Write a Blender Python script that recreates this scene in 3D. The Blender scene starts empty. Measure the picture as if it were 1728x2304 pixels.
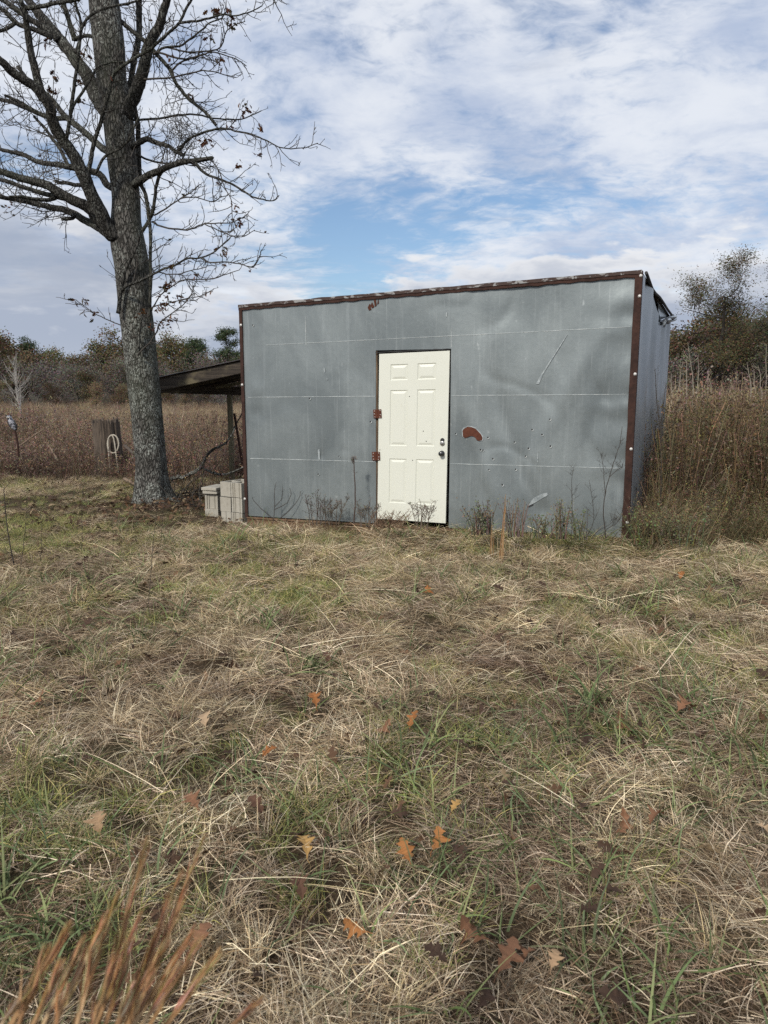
import bpy, math, random
import numpy as np
from mathutils import Vector, noise as mnoise

SC = bpy.context.scene
COL = SC.collection
R = math.radians

# ------------------------------------------------------------------ camera
FPX, CX, CY = 1650.0, 864.0, 1152.0          # focal length and centre in photograph pixels
PITCH = R(9.2)
CAMZ = 1.70
cam_d = bpy.data.cameras.new('camera')
cam = bpy.data.objects.new('camera', cam_d)
COL.objects.link(cam)
cam.location = (0, 0, CAMZ)
cam.rotation_euler = (R(90) - PITCH, 0, 0)
cam_d.sensor_fit = 'VERTICAL'
cam_d.sensor_height = 36.0
cam_d.lens = 36.0 * FPX / 2304.0
cam_d.clip_start = 0.05
cam_d.clip_end = 3000
cam_d.dof.use_dof = True
cam_d.dof.focus_distance = 7.5
cam_d.dof.aperture_fstop = 6.6
SC.camera = cam
SC.view_settings.view_transform = 'Standard'
SC.view_settings.look = 'None'
SC.view_settings.gamma = 1.0
SC.view_settings.exposure = -0.06
SC.render.engine = 'CYCLES'
SC.cycles.use_denoising = False
SC.cycles.max_bounces = 4
SC.cycles.diffuse_bounces = 2
SC.cycles.glossy_bounces = 2
SC.cycles.transmission_bounces = 2
SC.cycles.transparent_max_bounces = 4

# ------------------------------------------------------------------ sun and sky
SUN_EL, SUN_AZ = R(36), R(208)               # azimuth clockwise from +Y (the view direction)
sun_dir = Vector((math.sin(SUN_AZ) * math.cos(SUN_EL), math.cos(SUN_AZ) * math.cos(SUN_EL), math.sin(SUN_EL)))
sun_d = bpy.data.lights.new('sun', 'SUN')
sun_d.energy = 3.1
sun_d.angle = R(5)
sun_d.color = (1.0, 0.95, 0.87)
sun = bpy.data.objects.new('sun', sun_d)
COL.objects.link(sun)
sun.location = (-8, -14, 14)
sun.rotation_euler = (-sun_dir).to_track_quat('-Z', 'Y').to_euler()


class NT:
    """tiny helper that writes node maths"""
    def __init__(s, nt):
        s.nt = nt

    def node(s, t, **kw):
        n = s.nt.nodes.new(t)
        for k, v in kw.items():
            setattr(n, k, v)
        return n

    def put(s, sock, v):
        if hasattr(v, 'is_output'):
            s.nt.links.new(v, sock)
        else:
            sock.default_value = v

    def m(s, op, a, b=0.0, c=None, clamp=False):
        n = s.node('ShaderNodeMath', operation=op, use_clamp=clamp)
        s.put(n.inputs[0], a)
        s.put(n.inputs[1], b)
        if c is not None:
            s.put(n.inputs[2], c)
        return n.outputs[0]

    def add(s, a, b): return s.m('ADD', a, b)
    def sub(s, a, b): return s.m('SUBTRACT', a, b)
    def mul(s, a, b): return s.m('MULTIPLY', a, b)

    def sstep(s, lo, hi, x):
        n = s.node('ShaderNodeMapRange', interpolation_type='SMOOTHSTEP')
        s.put(n.inputs[0], x)
        s.put(n.inputs[1], lo)
        s.put(n.inputs[2], hi)
        return n.outputs[0]

    def mix(s, f, a, b, blend='MIX'):
        n = s.node('ShaderNodeMix', data_type='RGBA', blend_type=blend)
        s.put(n.inputs[0], f)
        s.put(n.inputs[6], a if hasattr(a, 'is_output') else (a[0], a[1], a[2], 1))
        s.put(n.inputs[7], b if hasattr(b, 'is_output') else (b[0], b[1], b[2], 1))
        return n.outputs[2]

    def noise(s, vec, scale, detail=4, rough=0.55, dist=0.0, out=0):
        n = s.node('ShaderNodeTexNoise')
        if vec is not None:
            s.put(n.inputs['Vector'], vec)
        s.put(n.inputs['Scale'], scale)
        s.put(n.inputs['Detail'], detail)
        s.put(n.inputs['Roughness'], rough)
        s.put(n.inputs['Distortion'], dist)
        return n.outputs[out]

    def vec(s, x, y, z=0.0):
        n = s.node('ShaderNodeCombineXYZ')
        s.put(n.inputs[0], x); s.put(n.inputs[1], y); s.put(n.inputs[2], z)
        return n.outputs[0]

    def mapping(s, v, scale=(1, 1, 1), loc=(0, 0, 0), rot=(0, 0, 0)):
        n = s.node('ShaderNodeMapping')
        s.put(n.inputs[0], v)
        n.inputs[1].default_value = loc
        n.inputs[2].default_value = rot
        n.inputs[3].default_value = scale
        return n.outputs[0]


def build_world():
    w = bpy.data.worlds.new('World')
    SC.world = w
    w.use_nodes = True
    nt = w.node_tree
    nt.nodes.clear()
    N = NT(nt)
    out = N.node('ShaderNodeOutputWorld')
    bg = N.node('ShaderNodeBackground')
    nt.links.new(bg.outputs[0], out.inputs[0])
    sky = N.node('ShaderNodeTexSky', sky_type='NISHITA')
    sky.sun_disc = False
    sky.sun_elevation = SUN_EL
    sky.sun_rotation = SUN_AZ
    sky.dust_density = 1.2
    sky.ozone_density = 1.5
    tc = N.node('ShaderNodeTexCoord')
    sep = N.node('ShaderNodeSeparateXYZ')
    nt.links.new(tc.outputs['Generated'], sep.inputs[0])
    x, y, z = sep.outputs
    hyp = N.m('SQRT', N.add(N.mul(x, x), N.mul(y, y)))
    s = N.m('DIVIDE', z, N.m('MAXIMUM', hyp, 0.02))      # tangent of the elevation
    az = N.m('ARCTAN2', x, y)
    zc = N.m('MAXIMUM', N.add(z, 0.24), 0.03)
    plane = N.vec(N.m('DIVIDE', x, zc), N.m('DIVIDE', y, zc), 0.0)
    circ = N.vec(N.mul(N.m('DIVIDE', x, N.m('MAXIMUM', hyp, 0.02)), 1.0), N.m('DIVIDE', y, N.m('MAXIMUM', hyp, 0.02)), N.mul(s, 2.1))

    def blob(ca, cs, ra, rs):
        da = N.m('DIVIDE', N.sub(az, ca), ra)
        ds = N.m('DIVIDE', N.sub(s, cs), rs)
        return N.m('POWER', 2.718, N.mul(N.add(N.mul(da, da), N.mul(ds, ds)), -1.0))

    blue = N.mix(1.0, sky.outputs[0], (0.112, 0.120, 0.128), 'MULTIPLY')

    # high broken sheet of altocumulus, thinning to an opening low in the sky ahead
    wob = N.noise(plane, 1.1, 4, 0.5, 0.0, 1)
    wp = N.node('ShaderNodeMix', data_type='RGBA', blend_type='LINEAR_LIGHT')
    wp.inputs[0].default_value = 0.16
    N.put(wp.inputs[6], plane)
    N.put(wp.inputs[7], wob)
    wpl = wp.outputs[2]
    n1 = N.noise(wpl, 1.9, 8, 0.56, 0.0)
    n2 = N.noise(N.mapping(wpl, (1.0, 1.3, 1), (3.1, 0.7, 0), (0, 0, 0.6)), 5.2, 7, 0.62, 0.2)
    rip = N.noise(N.mapping(wpl, (1.0, 1.5, 1), (1.3, 5.7, 0), (0, 0, -0.35)), 15.0, 5, 0.62, 0.5)
    gap = N.add(N.add(N.mul(blob(0.13, 0.235, 0.34, 0.045), 0.125), N.mul(blob(-0.04, 0.16, 0.10, 0.09), 0.19)),
                N.add(N.mul(blob(-0.46, 0.265, 0.16, 0.03), 0.15), N.mul(blob(-0.02, 0.46, 0.30, 0.06), 0.05)))
    hi = N.sub(N.add(N.add(N.mul(n1, 0.42), N.mul(n2, 0.30)), N.add(N.mul(rip, 0.28), 0.075)), gap)
    hmask = N.mul(N.sstep(0.37, 0.585, hi), 0.93)
    n3 = N.noise(N.mapping(wpl, (1, 1, 1), (0.6, 2.9, 0)), 2.8, 8, 0.58, 0.3)
    hcol = N.mix(N.sstep(0.34, 0.62, N.add(N.mul(n3, 0.6), N.mul(n2, 0.4))), (0.50, 0.585, 0.76), (0.86, 0.895, 0.96))
    c = N.mix(hmask, blue, hcol)

    # low cumulus banks with bright heads and grey bases
    nA = N.noise(N.mapping(circ, (1, 1, 1.5)), 7.0, 8, 0.56, 0.2)
    nB = N.noise(N.mapping(circ, (1, 1, 1.2), (4.0, 1.0, 2.0)), 2.3, 3, 0.5, 0.0)
    dip = N.add(N.mul(blob(-0.055, 0.17, 0.06, 9.0), 0.10), N.mul(blob(-0.28, 0.2, 0.07, 9.0), 0.03))
    top = N.sub(N.add(N.add(0.162, N.mul(N.sub(nB, 0.5), 0.16)), N.mul(N.sub(nA, 0.5), 0.42)), dip)
    d = N.sub(top, s)
    lmask = N.sstep(-0.010, 0.026, d)
    lit = N.add(N.add(N.sstep(0.085, 0.0, d), N.mul(N.sub(nA, 0.5), 3.2)), -0.12)
    lcol = N.mix(N.m('MINIMUM', N.m('MAXIMUM', lit, 0.0), 1.0), (0.43, 0.49, 0.61), (0.90, 0.91, 0.935))
    c = N.mix(lmask, c, lcol)

    # grey-blue stratus bank to the left
    nS = N.noise(N.mapping(circ, (1, 1, 2.6), (1.0, 5.0, 0.4)), 3.0, 8, 0.58, 0.4)
    st = N.add(N.add(N.mul(blob(-0.50, 0.165, 0.34, 0.065), 0.60), N.mul(blob(-0.46, 0.045, 0.34, 0.04), -0.30)), N.mul(N.sub(nS, 0.5), 1.5))
    c = N.mix(N.mul(N.sstep(0.10, 0.70, st), 0.85), c, (0.37, 0.43, 0.55))
    # hazy pale horizon
    c = N.mix(N.mul(N.sstep(0.08, 0.0, s), 0.35), c, (0.66, 0.71, 0.78))
    nt.links.new(c, bg.inputs[0])
    bg.inputs[1].default_value = 1.0


build_world()

# ------------------------------------------------------------------ projection helpers (photo pixel -> place)
CP, SP = math.cos(PITCH), math.sin(PITCH)


def ray(px, py):
    u = (px - CX) / FPX
    v = (py - CY) / FPX
    return Vector((u, CP - v * SP, -SP - v * CP))


def at(px, py, Y):
    r = ray(px, py)
    t = Y / r.y
    return Vector((r.x * t, Y, CAMZ + r.z * t))


def on_ground(px, py, z=0.0):
    r = ray(px, py)
    t = (z - CAMZ) / r.z
    return Vector((r.x * t, r.y * t, z))


def on_plane(px, py, p0, n):
    r = ray(px, py)
    c0 = Vector((0, 0, CAMZ))
    t = (p0 - c0).dot(n) / r.dot(n)
    return c0 + r * t


def hgt(x, y):
    return (0.030 * np.sin(1.7 * x + 0.6) * np.sin(1.3 * y + 0.4) + 0.018 * np.sin(3.1 * x + 2.2 * y)
            + 0.012 * np.sin(5.3 * x - 3.7 * y + 1.0))


def gz(x, y):
    return float(hgt(x, y))


# ------------------------------------------------------------------ mesh builder
class MB:
    def __init__(s):
        s.v, s.f, s.c = [], [], []

    def add(s, verts, faces, col=None):
        o = len(s.v)
        s.v.extend([tuple(p) for p in verts])
        s.f.extend([tuple(i + o for i in f) for f in faces])
        if col is not None:
            s.c.extend([col] * len(verts))

    def box(s, c, size, ax=None, col=None, bev=0.0):
        ax = ax or (Vector((1, 0, 0)), Vector((0, 1, 0)), Vector((0, 0, 1)))
        hx, hy, hz = size[0] / 2, size[1] / 2, size[2] / 2
        c = Vector(c)
        if bev <= 0:
            vs = [c + ax[0] * (a * hx) + ax[1] * (b * hy) + ax[2] * (d * hz) for d in (-1, 1) for b in (-1, 1) for a in (-1, 1)]
            s.add(vs, [(0, 2, 3, 1), (4, 5, 7, 6), (0, 1, 5, 4), (2, 6, 7, 3), (0, 4, 6, 2), (1, 3, 7, 5)], col)
            return
        rings = []
        prof = [(-hz, -bev), (-hz + bev, 0), (hz - bev, 0), (hz, -bev)]
        for zz, ins in prof:
            x0, y0 = hx + ins, hy + ins
            b = bev * 0.7
            pts = [(x0, -y0 + b), (x0, y0 - b), (x0 - b, y0), (-x0 + b, y0), (-x0, y0 - b), (-x0, -y0 + b), (-x0 + b, -y0), (x0 - b, -y0)]
            rings.append([c + ax[0] * p[0] + ax[1] * p[1] + ax[2] * zz for p in pts])
        vs = [p for r_ in rings for p in r_]
        fs = []
        for k in range(3):
            for i in range(8):
                j = (i + 1) % 8
                fs.append((k * 8 + i, k * 8 + j, k * 8 + 8 + j, k * 8 + 8 + i))
        fs.append(tuple(reversed(range(8))))
        fs.append(tuple(range(24, 32)))
        s.add(vs, fs, col)

    def tube(s, pts, rad, sides=6, col=None, cap=True, wob=None):
        pts = [Vector(p) for p in pts]
        n = len(pts)
        if not hasattr(rad, '__len__'):
            rad = [rad] * n
        t0 = (pts[1] - pts[0]).normalized()
        up = Vector((0, 0, 1)) if abs(t0.z) < 0.9 else Vector((1, 0, 0))
        a = t0.cross(up).normalized()
        vs = []
        for i in range(n):
            t = (pts[min(i + 1, n - 1)] - pts[max(i - 1, 0)])
            if t.length < 1e-9:
                t = t0
            t.normalize()
            a = (a - t * a.dot(t))
            if a.length < 1e-6:
                a = t.orthogonal()
            a.normalize()
            b = t.cross(a)
            for k in range(sides):
                th = 2 * math.pi * k / sides
                r_ = rad[i] * (wob(i, k) if wob else 1.0)
                vs.append(pts[i] + a * (math.cos(th) * r_) + b * (math.sin(th) * r_))
        fs = []
        for i in range(n - 1):
            for k in range(sides):
                j = (k + 1) % sides
                fs.append((i * sides + k, i * sides + j, (i + 1) * sides + j, (i + 1) * sides + k))
        if cap:
            fs.append(tuple(reversed(range(sides))))
            fs.append(tuple(range((n - 1) * sides, n * sides)))
        s.add(vs, fs, col)

    def lathe(s, base, axis, prof, sides=16, col=None):
        axis = Vector(axis).normalized()
        a = axis.orthogonal().normalized()
        b = axis.cross(a)
        base = Vector(base)
        vs = []
        for (h, r_) in prof:
            for k in range(sides):
                th = 2 * math.pi * k / sides
                vs.append(base + axis * h + a * (math.cos(th) * r_) + b * (math.sin(th) * r_))
        fs = []
        for i in range(len(prof) - 1):
            for k in range(sides):
                j = (k + 1) % sides
                fs.append((i * sides + k, i * sides + j, (i + 1) * sides + j, (i + 1) * sides + k))
        fs.append(tuple(reversed(range(sides))))
        fs.append(tuple(range((len(prof) - 1) * sides, len(prof) * sides)))
        s.add(vs, fs, col)

    def mesh(s, name, mat, off=Vector((0, 0, 0)), smooth=False):
        me = bpy.data.meshes.new(name)
        v = np.array(s.v, dtype=np.float64) - np.array(off)
        me.from_pydata(v.tolist(), [], s.f)
        if s.c:
            ca = me.color_attributes.new('Col', 'FLOAT_COLOR', 'POINT')
            arr = np.ones((len(s.v), 4), dtype=np.float32)
            arr[:, :3] = np.array(s.c, dtype=np.float32)
            ca.data.foreach_set('color', arr.ravel())
        if smooth:
            me.polygons.foreach_set('use_smooth', [True] * len(me.polygons))
        if mat:
            me.materials.append(mat)
        me.update()
        return me


def tag(o, label=None, cat=None, group=None, kind=None):
    if label: o['label'] = label
    if cat: o['category'] = cat
    if group: o['group'] = group
    if kind: o['kind'] = kind
    return o


def thing(name, loc, label, cat, group=None):
    o = bpy.data.objects.new(name, None)
    o.empty_display_size = 0.2
    o.location = loc
    COL.objects.link(o)
    return tag(o, label, cat, group)


ROOTLOC = {}


def root_loc(p):
    while p.parent:
        p = p.parent
    return Vector(p.location)


def part(name, mb, mat, parent, smooth=False, kind=None):
    me = mb.mesh(name, mat, root_loc(parent), smooth)
    o = bpy.data.objects.new(name, me)
    COL.objects.link(o)
    o.parent = parent
    if kind: o['kind'] = kind
    return o


def solo(name, mb, mat, base, label=None, cat=None, group=None, kind=None, smooth=False):
    me = mb.mesh(name, mat, Vector(base), smooth)
    o = bpy.data.objects.new(name, me)
    o.location = base
    COL.objects.link(o)
    return tag(o, label, cat, group, kind)


# ------------------------------------------------------------------ materials
def new_mat(name):
    m = bpy.data.materials.new(name)
    m.use_nodes = True
    nt = m.node_tree
    b = nt.nodes['Principled BSDF']
    return m, NT(nt), b


def obj_coord(N):
    n = N.node('ShaderNodeTexCoord')
    return n.outputs['Object']


def bump(N, b, h, strength=0.3, dist=0.01):
    n = N.node('ShaderNodeBump')
    n.inputs['Strength'].default_value = strength
    n.inputs['Distance'].default_value = dist
    N.put(n.inputs['Height'], h)
    N.nt.links.new(n.outputs[0], b.inputs['Normal'])


def mat_simple(name, c1, c2, scale=8.0, rough=0.8, metal=0.0, bstr=0.2, stretch=(1, 1, 1), detail=6):
    m, N, b = new_mat(name)
    v = N.mapping(obj_coord(N), stretch)
    n = N.noise(v, scale, detail, 0.6)
    N.put(b.inputs['Base Color'], N.mix(N.sstep(0.3, 0.7, n), c1, c2))
    b.inputs['Roughness'].default_value = rough
    b.inputs['Metallic'].default_value = metal
    if bstr:
        bump(N, b, n, bstr, 0.01)
    return m


def mat_veg(name, transl=0.25, tint=True):
    m, N, b = new_mat(name)
    a = N.node('ShaderNodeVertexColor', layer_name='Col')
    c = a.outputs[0]
    if tint:
        t = N.node('ShaderNodeAttribute', attribute_type='INSTANCER', attribute_name='tint')
        c = N.mix(1.0, c, t.outputs['Color'], 'MULTIPLY')
    N.put(b.inputs['Base Color'], c)
    b.inputs['Roughness'].default_value = 0.75
    b.inputs['Specular IOR Level'].default_value = 0.25
    if transl > 0:
        tr = N.node('ShaderNodeBsdfTranslucent')
        N.put(tr.inputs[0], c)
        mx = N.node('ShaderNodeMixShader')
        mx.inputs[0].default_value = transl
        N.nt.links.new(b.outputs[0], mx.inputs[1])
        N.nt.links.new(tr.outputs[0], mx.inputs[2])
        N.nt.links.new(mx.outputs[0], N.nt.nodes['Material Output'].inputs[0])
    return m


def mat_galv(name, base=(0.275, 0.306, 0.304), dark=(0.180, 0.205, 0.208), seed=0.0):
    m, N, b = new_mat(name)
    oc = obj_coord(N)
    big = N.noise(N.mapping(oc, (1, 1, 0.8), (seed, 0, 0)), 1.3, 5, 0.55, 0.4)
    streak = N.noise(N.mapping(oc, (7, 7, 0.42), (seed, 1, 0)), 1.6, 8, 0.72, 0.15)
    fine = N.noise(N.mapping(oc, (1, 1, 1), (0, seed, 0)), 26, 5, 0.7)
    c = N.mix(N.sstep(0.30, 0.72, big), dark, base)
    c = N.mix(N.mul(N.sstep(0.50, 0.78, N.add(N.mul(streak, 0.75), N.mul(big, 0.25))), 0.6), c, (0.41, 0.445, 0.44))
    c = N.mix(N.mul(N.sstep(0.62, 0.75, fine), 0.22), c, (0.46, 0.49, 0.49))
    st2 = N.noise(N.mapping(oc, (26, 26, 0.5), (seed, 3, 1)), 1.3, 6, 0.7)
    c = N.mix(N.mul(N.sstep(0.56, 0.70, st2), 0.35), c, (0.46, 0.49, 0.48))
    spots = N.noise(N.mapping(oc, (1, 1, 0.6), (2, seed, 5)), 7.5, 3, 0.5)
    c = N.mix(N.mul(N.sstep(0.71, 0.78, spots), 0.5), c, (0.50, 0.53, 0.52))
    N.put(b.inputs['Base Color'], c)
    b.inputs['Metallic'].default_value = 0.5
    N.put(b.inputs['Roughness'], N.add(0.30, N.mul(fine, 0.20)))
    bump(N, b, N.add(N.mul(fine, 0.25), N.mul(big, 2.0)), 0.12, 0.02)
    return m


def mat_rust(name, c1=(0.030, 0.017, 0.014), c2=(0.072, 0.036, 0.027), rough=0.85):
    m, N, b = new_mat(name)
    oc = obj_coord(N)
    n = N.noise(oc, 22, 7, 0.65)
    n2 = N.noise(oc, 3.5, 4, 0.5)
    N.put(b.inputs['Base Color'], N.mix(N.sstep(0.3, 0.72, N.add(N.mul(n, 0.6), N.mul(n2, 0.4))), c1, c2))
    b.inputs['Specular IOR Level'].default_value = 0.2
    b.inputs['Roughness'].default_value = rough
    bump(N, b, n, 0.35, 0.004)
    return m


def mat_peel(name):
    m, N, b = new_mat(name)
    oc = obj_coord(N)
    n = N.noise(N.mapping(oc, (1, 1, 2.2)), 9, 7, 0.62, 0.5)
    r = N.noise(oc, 30, 5, 0.6)
    rust = N.mix(r, (0.030, 0.018, 0.014), (0.070, 0.036, 0.026))
    N.put(b.inputs['Base Color'], N.mix(N.sstep(0.52, 0.60, n), rust, (0.30, 0.295, 0.285)))
    b.inputs['Roughness'].default_value = 0.75
    bump(N, b, n, 0.4, 0.006)
    return m


def mat_wood(name, c1, c2, axis=(0.6, 14, 14), moss=None):
    m, N, b = new_mat(name)
    oc = obj_coord(N)
    n = N.noise(N.mapping(oc, axis), 3.0, 7, 0.65, 0.6)
    c = N.mix(N.sstep(0.32, 0.68, n), c1, c2)
    if moss:
        k = N.noise(oc, 3.0, 5, 0.6)
        c = N.mix(N.mul(N.sstep(0.50, 0.66, k), 0.7), c, moss)
    N.put(b.inputs['Base Color'], c)
    b.inputs['Roughness'].default_value = 0.9
    bump(N, b, n, 0.5, 0.01)
    return m


def mat_bark(name, k=1.0):
    m, N, b = new_mat(name)
    oc = obj_coord(N)
    v = N.mapping(oc, (1, 1, 0.28))
    vor = N.node('ShaderNodeTexVoronoi', feature='DISTANCE_TO_EDGE')
    wob = N.node('ShaderNodeMix', data_type='RGBA', blend_type='ADD')
    wob.inputs[0].default_value = 0.10
    N.put(wob.inputs[6], v)
    N.put(wob.inputs[7], N.noise(v, 9, 4, 0.6, out=1))
    N.put(vor.inputs['Vector'], wob.outputs[2])
    vor.inputs['Scale'].default_value = 32
    ridge = N.sstep(0.0, 0.22, vor.outputs['Distance'])
    n = N.noise(v, 14, 7, 0.68, 0.4)
    c = N.mix(ridge, (0.026 * k, 0.024 * k, 0.021 * k), (0.150 * k, 0.142 * k, 0.128 * k))
    c = N.mix(N.mul(N.sstep(0.42, 0.68, n), 0.6), c, (0.060 * k, 0.056 * k, 0.048 * k))
    # lichen: pale grey-green crusts in patches
    l1 = N.noise(N.mapping(oc, (1, 1, 0.8)), 46, 6, 0.72, 0.6)
    l2 = N.noise(oc, 2.2, 4, 0.55)
    sz = N.node('ShaderNodeSeparateXYZ')
    N.put(sz.inputs[0], oc)
    low = N.sstep(4.5, 0.6, sz.outputs[2])
    l3 = N.noise(N.mapping(oc, (1, 1, .7), (5, 2, 1)), 9, 5, .65)
    lich = N.mul(N.sstep(0.52, 0.57, N.add(N.add(N.mul(l1, .72), N.mul(l3, .28)), N.mul(low, 0.012))), N.sstep(0.44, 0.54, N.add(l2, N.mul(low, 0.05))))
    c = N.mix(N.mul(lich, 0.8 if k == 1 else 0.35), c, (0.40, 0.42, 0.375))
    g = N.noise(N.mapping(oc, (1, 1, 0.5), (3, 3, 3)), 1.4, 4, 0.55)
    c = N.mix(N.mul(N.sstep(0.45, 0.68, g), 0.30), c, (0.105, 0.118, 0.080))
    N.put(b.inputs['Base Color'], c)
    b.inputs['Roughness'].default_value = 0.95
    b.inputs['Specular IOR Level'].default_value = 0.15
    bump(N, b, N.add(N.mul(ridge, 0.7), N.mul(n, 0.6)), 0.9, 0.03)
    return m


def mat_concrete(name):
    m, N, b = new_mat(name)
    oc = obj_coord(N)
    n = N.noise(oc, 45, 6, 0.7)
    g = N.noise(oc, 6, 5, 0.6, 0.3)
    info = N.node('ShaderNodeObjectInfo')
    c = N.mix(n, (0.32, 0.30, 0.25), (0.52, 0.49, 0.415))
    c = N.mix(N.mul(N.sstep(0.46, 0.68, g), 0.6), c, (0.17, 0.15, 0.11))
    c = N.mix(N.mul(info.outputs['Random'], 0.45), c, (0.30, 0.265, 0.205))
    N.put(b.inputs['Base Color'], c)
    b.inputs['Roughness'].default_value = 0.95
    bump(N, b, n, 0.5, 0.006)
    return m


M = {}
M['galv'] = mat_galv('galvanised_sheet')
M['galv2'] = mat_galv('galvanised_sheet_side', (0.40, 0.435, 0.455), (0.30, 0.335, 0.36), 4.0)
M['seam'] = mat_simple('seam_sealant', (0.36, 0.40, 0.40), (0.62, 0.64, 0.62), 14, 0.6, 0.1, 0.3, (1, 1, 1))
M['rust'] = mat_rust('rusted_angle_iron')
M['rust_red'] = mat_rust('red_rust', (0.070, 0.027, 0.018), (0.135, 0.050, 0.030), 0.95)
M['rust_orange'] = mat_rust('orange_rust', (0.085, 0.050, 0.030), (0.20, 0.125, 0.075), 0.85)
M['peel'] = mat_peel('peeling_white_paint_on_rust')
M['bolt'] = mat_simple('pale_bolt_head', (0.52, 0.50, 0.46), (0.72, 0.70, 0.66), 40, 0.5, 0.3, 0.1)
def mat_scuff():
    m, N, b = new_mat('scuffed_zinc')
    oc = obj_coord(N)
    n = N.noise(N.mapping(oc, (1, 1, 1)), 24, 6, .7, .4)
    N.put(b.inputs['Base Color'], N.mix(N.sstep(.36, .62, n), (.23, .26, .265), (.42, .455, .455)))
    b.inputs['Roughness'].default_value = .5
    b.inputs['Metallic'].default_value = .2
    return m


M['scuff'] = mat_scuff()
M['black'] = mat_simple('dark_rubber', (0.012, 0.012, 0.013), (0.028, 0.027, 0.026), 20, 0.7, 0, 0.3)
M['steel'] = mat_simple('brushed_nickel', (0.42, 0.41, 0.38), (0.60, 0.58, 0.54), 30, 0.32, 0.9, 0.05)
M['dark_steel'] = mat_simple('tarnished_knob', (0.055, 0.056, 0.058), (0.12, 0.12, 0.12), 30, 0.28, 0.8, 0.05)
M['concrete'] = mat_concrete('concrete')
M['bark'] = mat_bark('oak_bark')
M['limb_bark'] = mat_bark('oak_limb_bark', 0.62)
M['twig'] = mat_simple('twig_bark', (0.036, 0.031, 0.026), (0.080, 0.070, 0.059), 9, 0.9, 0, 0.0)
M['old_wood'] = mat_wood('weathered_board', (0.030, 0.024, 0.019), (0.095, 0.074, 0.055), (0.6, 14, 14), (0.185, 0.155, 0.090))
M['post_wood'] = mat_wood('treated_post', (0.11, 0.098, 0.060), (0.24, 0.21, 0.13), (14, 14, 0.6))
M['stump'] = mat_wood('grey_stump_wood', (0.030, 0.022, 0.017), (0.135, 0.102, 0.074), (16, 16, 0.7))
M['jamb'] = mat_wood('bare_jamb_wood', (0.10, 0.065, 0.040), (0.30, 0.22, 0.15), (14, 14, 0.8))
M['rope'] = mat_simple('pale_rope', (0.36, 0.32, 0.25), (0.54, 0.49, 0.41), 60, 0.9, 0, 0.4)
M['tin_dark'] = mat_simple('dark_corrugated_roofing', (0.030, 0.025, 0.022), (0.085, 0.062, 0.048), 5, 0.7, 0.2, 0.2)
M['grass'] = mat_veg('grass_blades', 0.12)
M['field'] = mat_veg('field_weeds', 0.12)
M['plant'] = mat_veg('plant_stems', 0.10, tint=False)
M['leaf'] = mat_veg('tree_leaves', 0.25, tint=False)
M['leaf_i'] = mat_veg('wood_leaves', 0.20, tint=True)


def mat_door():
    m, N, b = new_mat('cream_door_paint')
    oc = obj_coord(N)
    n = N.noise(oc, 3, 5, 0.6)
    f = N.noise(oc, 60, 4, 0.7)
    k = N.noise(N.mapping(oc, (1, 1, 0.5)), 11, 5, 0.7)
    c = N.mix(n, (0.68, 0.685, 0.585), (0.73, 0.735, 0.645))
    c = N.mix(N.mul(N.sstep(0.68, 0.76, f), 0.22), c, (0.42, 0.38, 0.28))
    c = N.mix(N.mul(N.sstep(0.58, 0.80, k), 0.30), c, (0.56, 0.52, 0.41))
    sz = N.node('ShaderNodeSeparateXYZ')
    N.put(sz.inputs[0], oc)
    spl = N.noise(oc, 38, 5, .75)
    c = N.mix(N.mul(N.sstep(0.60, 0.74, N.add(spl, N.mul(N.sstep(.55, .1, sz.outputs[2]), .10))), .30), c, (0.42, 0.37, 0.27))
    N.put(b.inputs['Base Color'], c)
    b.inputs['Roughness'].default_value = 0.42
    bump(N, b, f, 0.05, 0.003)
    return m


M['door'] = mat_door()


def mat_ground():
    m, N, b = new_mat('soil_and_thatch')
    oc = obj_coord(N)
    n = N.noise(oc, 18, 8, 0.7, 0.6)
    n2 = N.noise(oc, 1.1, 5, 0.6)
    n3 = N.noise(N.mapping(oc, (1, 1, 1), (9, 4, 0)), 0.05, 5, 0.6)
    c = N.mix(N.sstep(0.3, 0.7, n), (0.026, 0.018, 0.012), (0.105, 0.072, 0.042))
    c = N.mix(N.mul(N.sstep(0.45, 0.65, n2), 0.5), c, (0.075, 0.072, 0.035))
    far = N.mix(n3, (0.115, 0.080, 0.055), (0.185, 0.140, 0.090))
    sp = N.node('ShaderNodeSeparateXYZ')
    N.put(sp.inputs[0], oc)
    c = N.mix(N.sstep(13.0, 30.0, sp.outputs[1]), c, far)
    N.put(b.inputs['Base Color'], c)
    b.inputs['Roughness'].default_value = 1.0
    b.inputs['Specular IOR Level'].default_value = 0.1
    bump(N, b, n, 0.8, 0.03)
    return m


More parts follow.
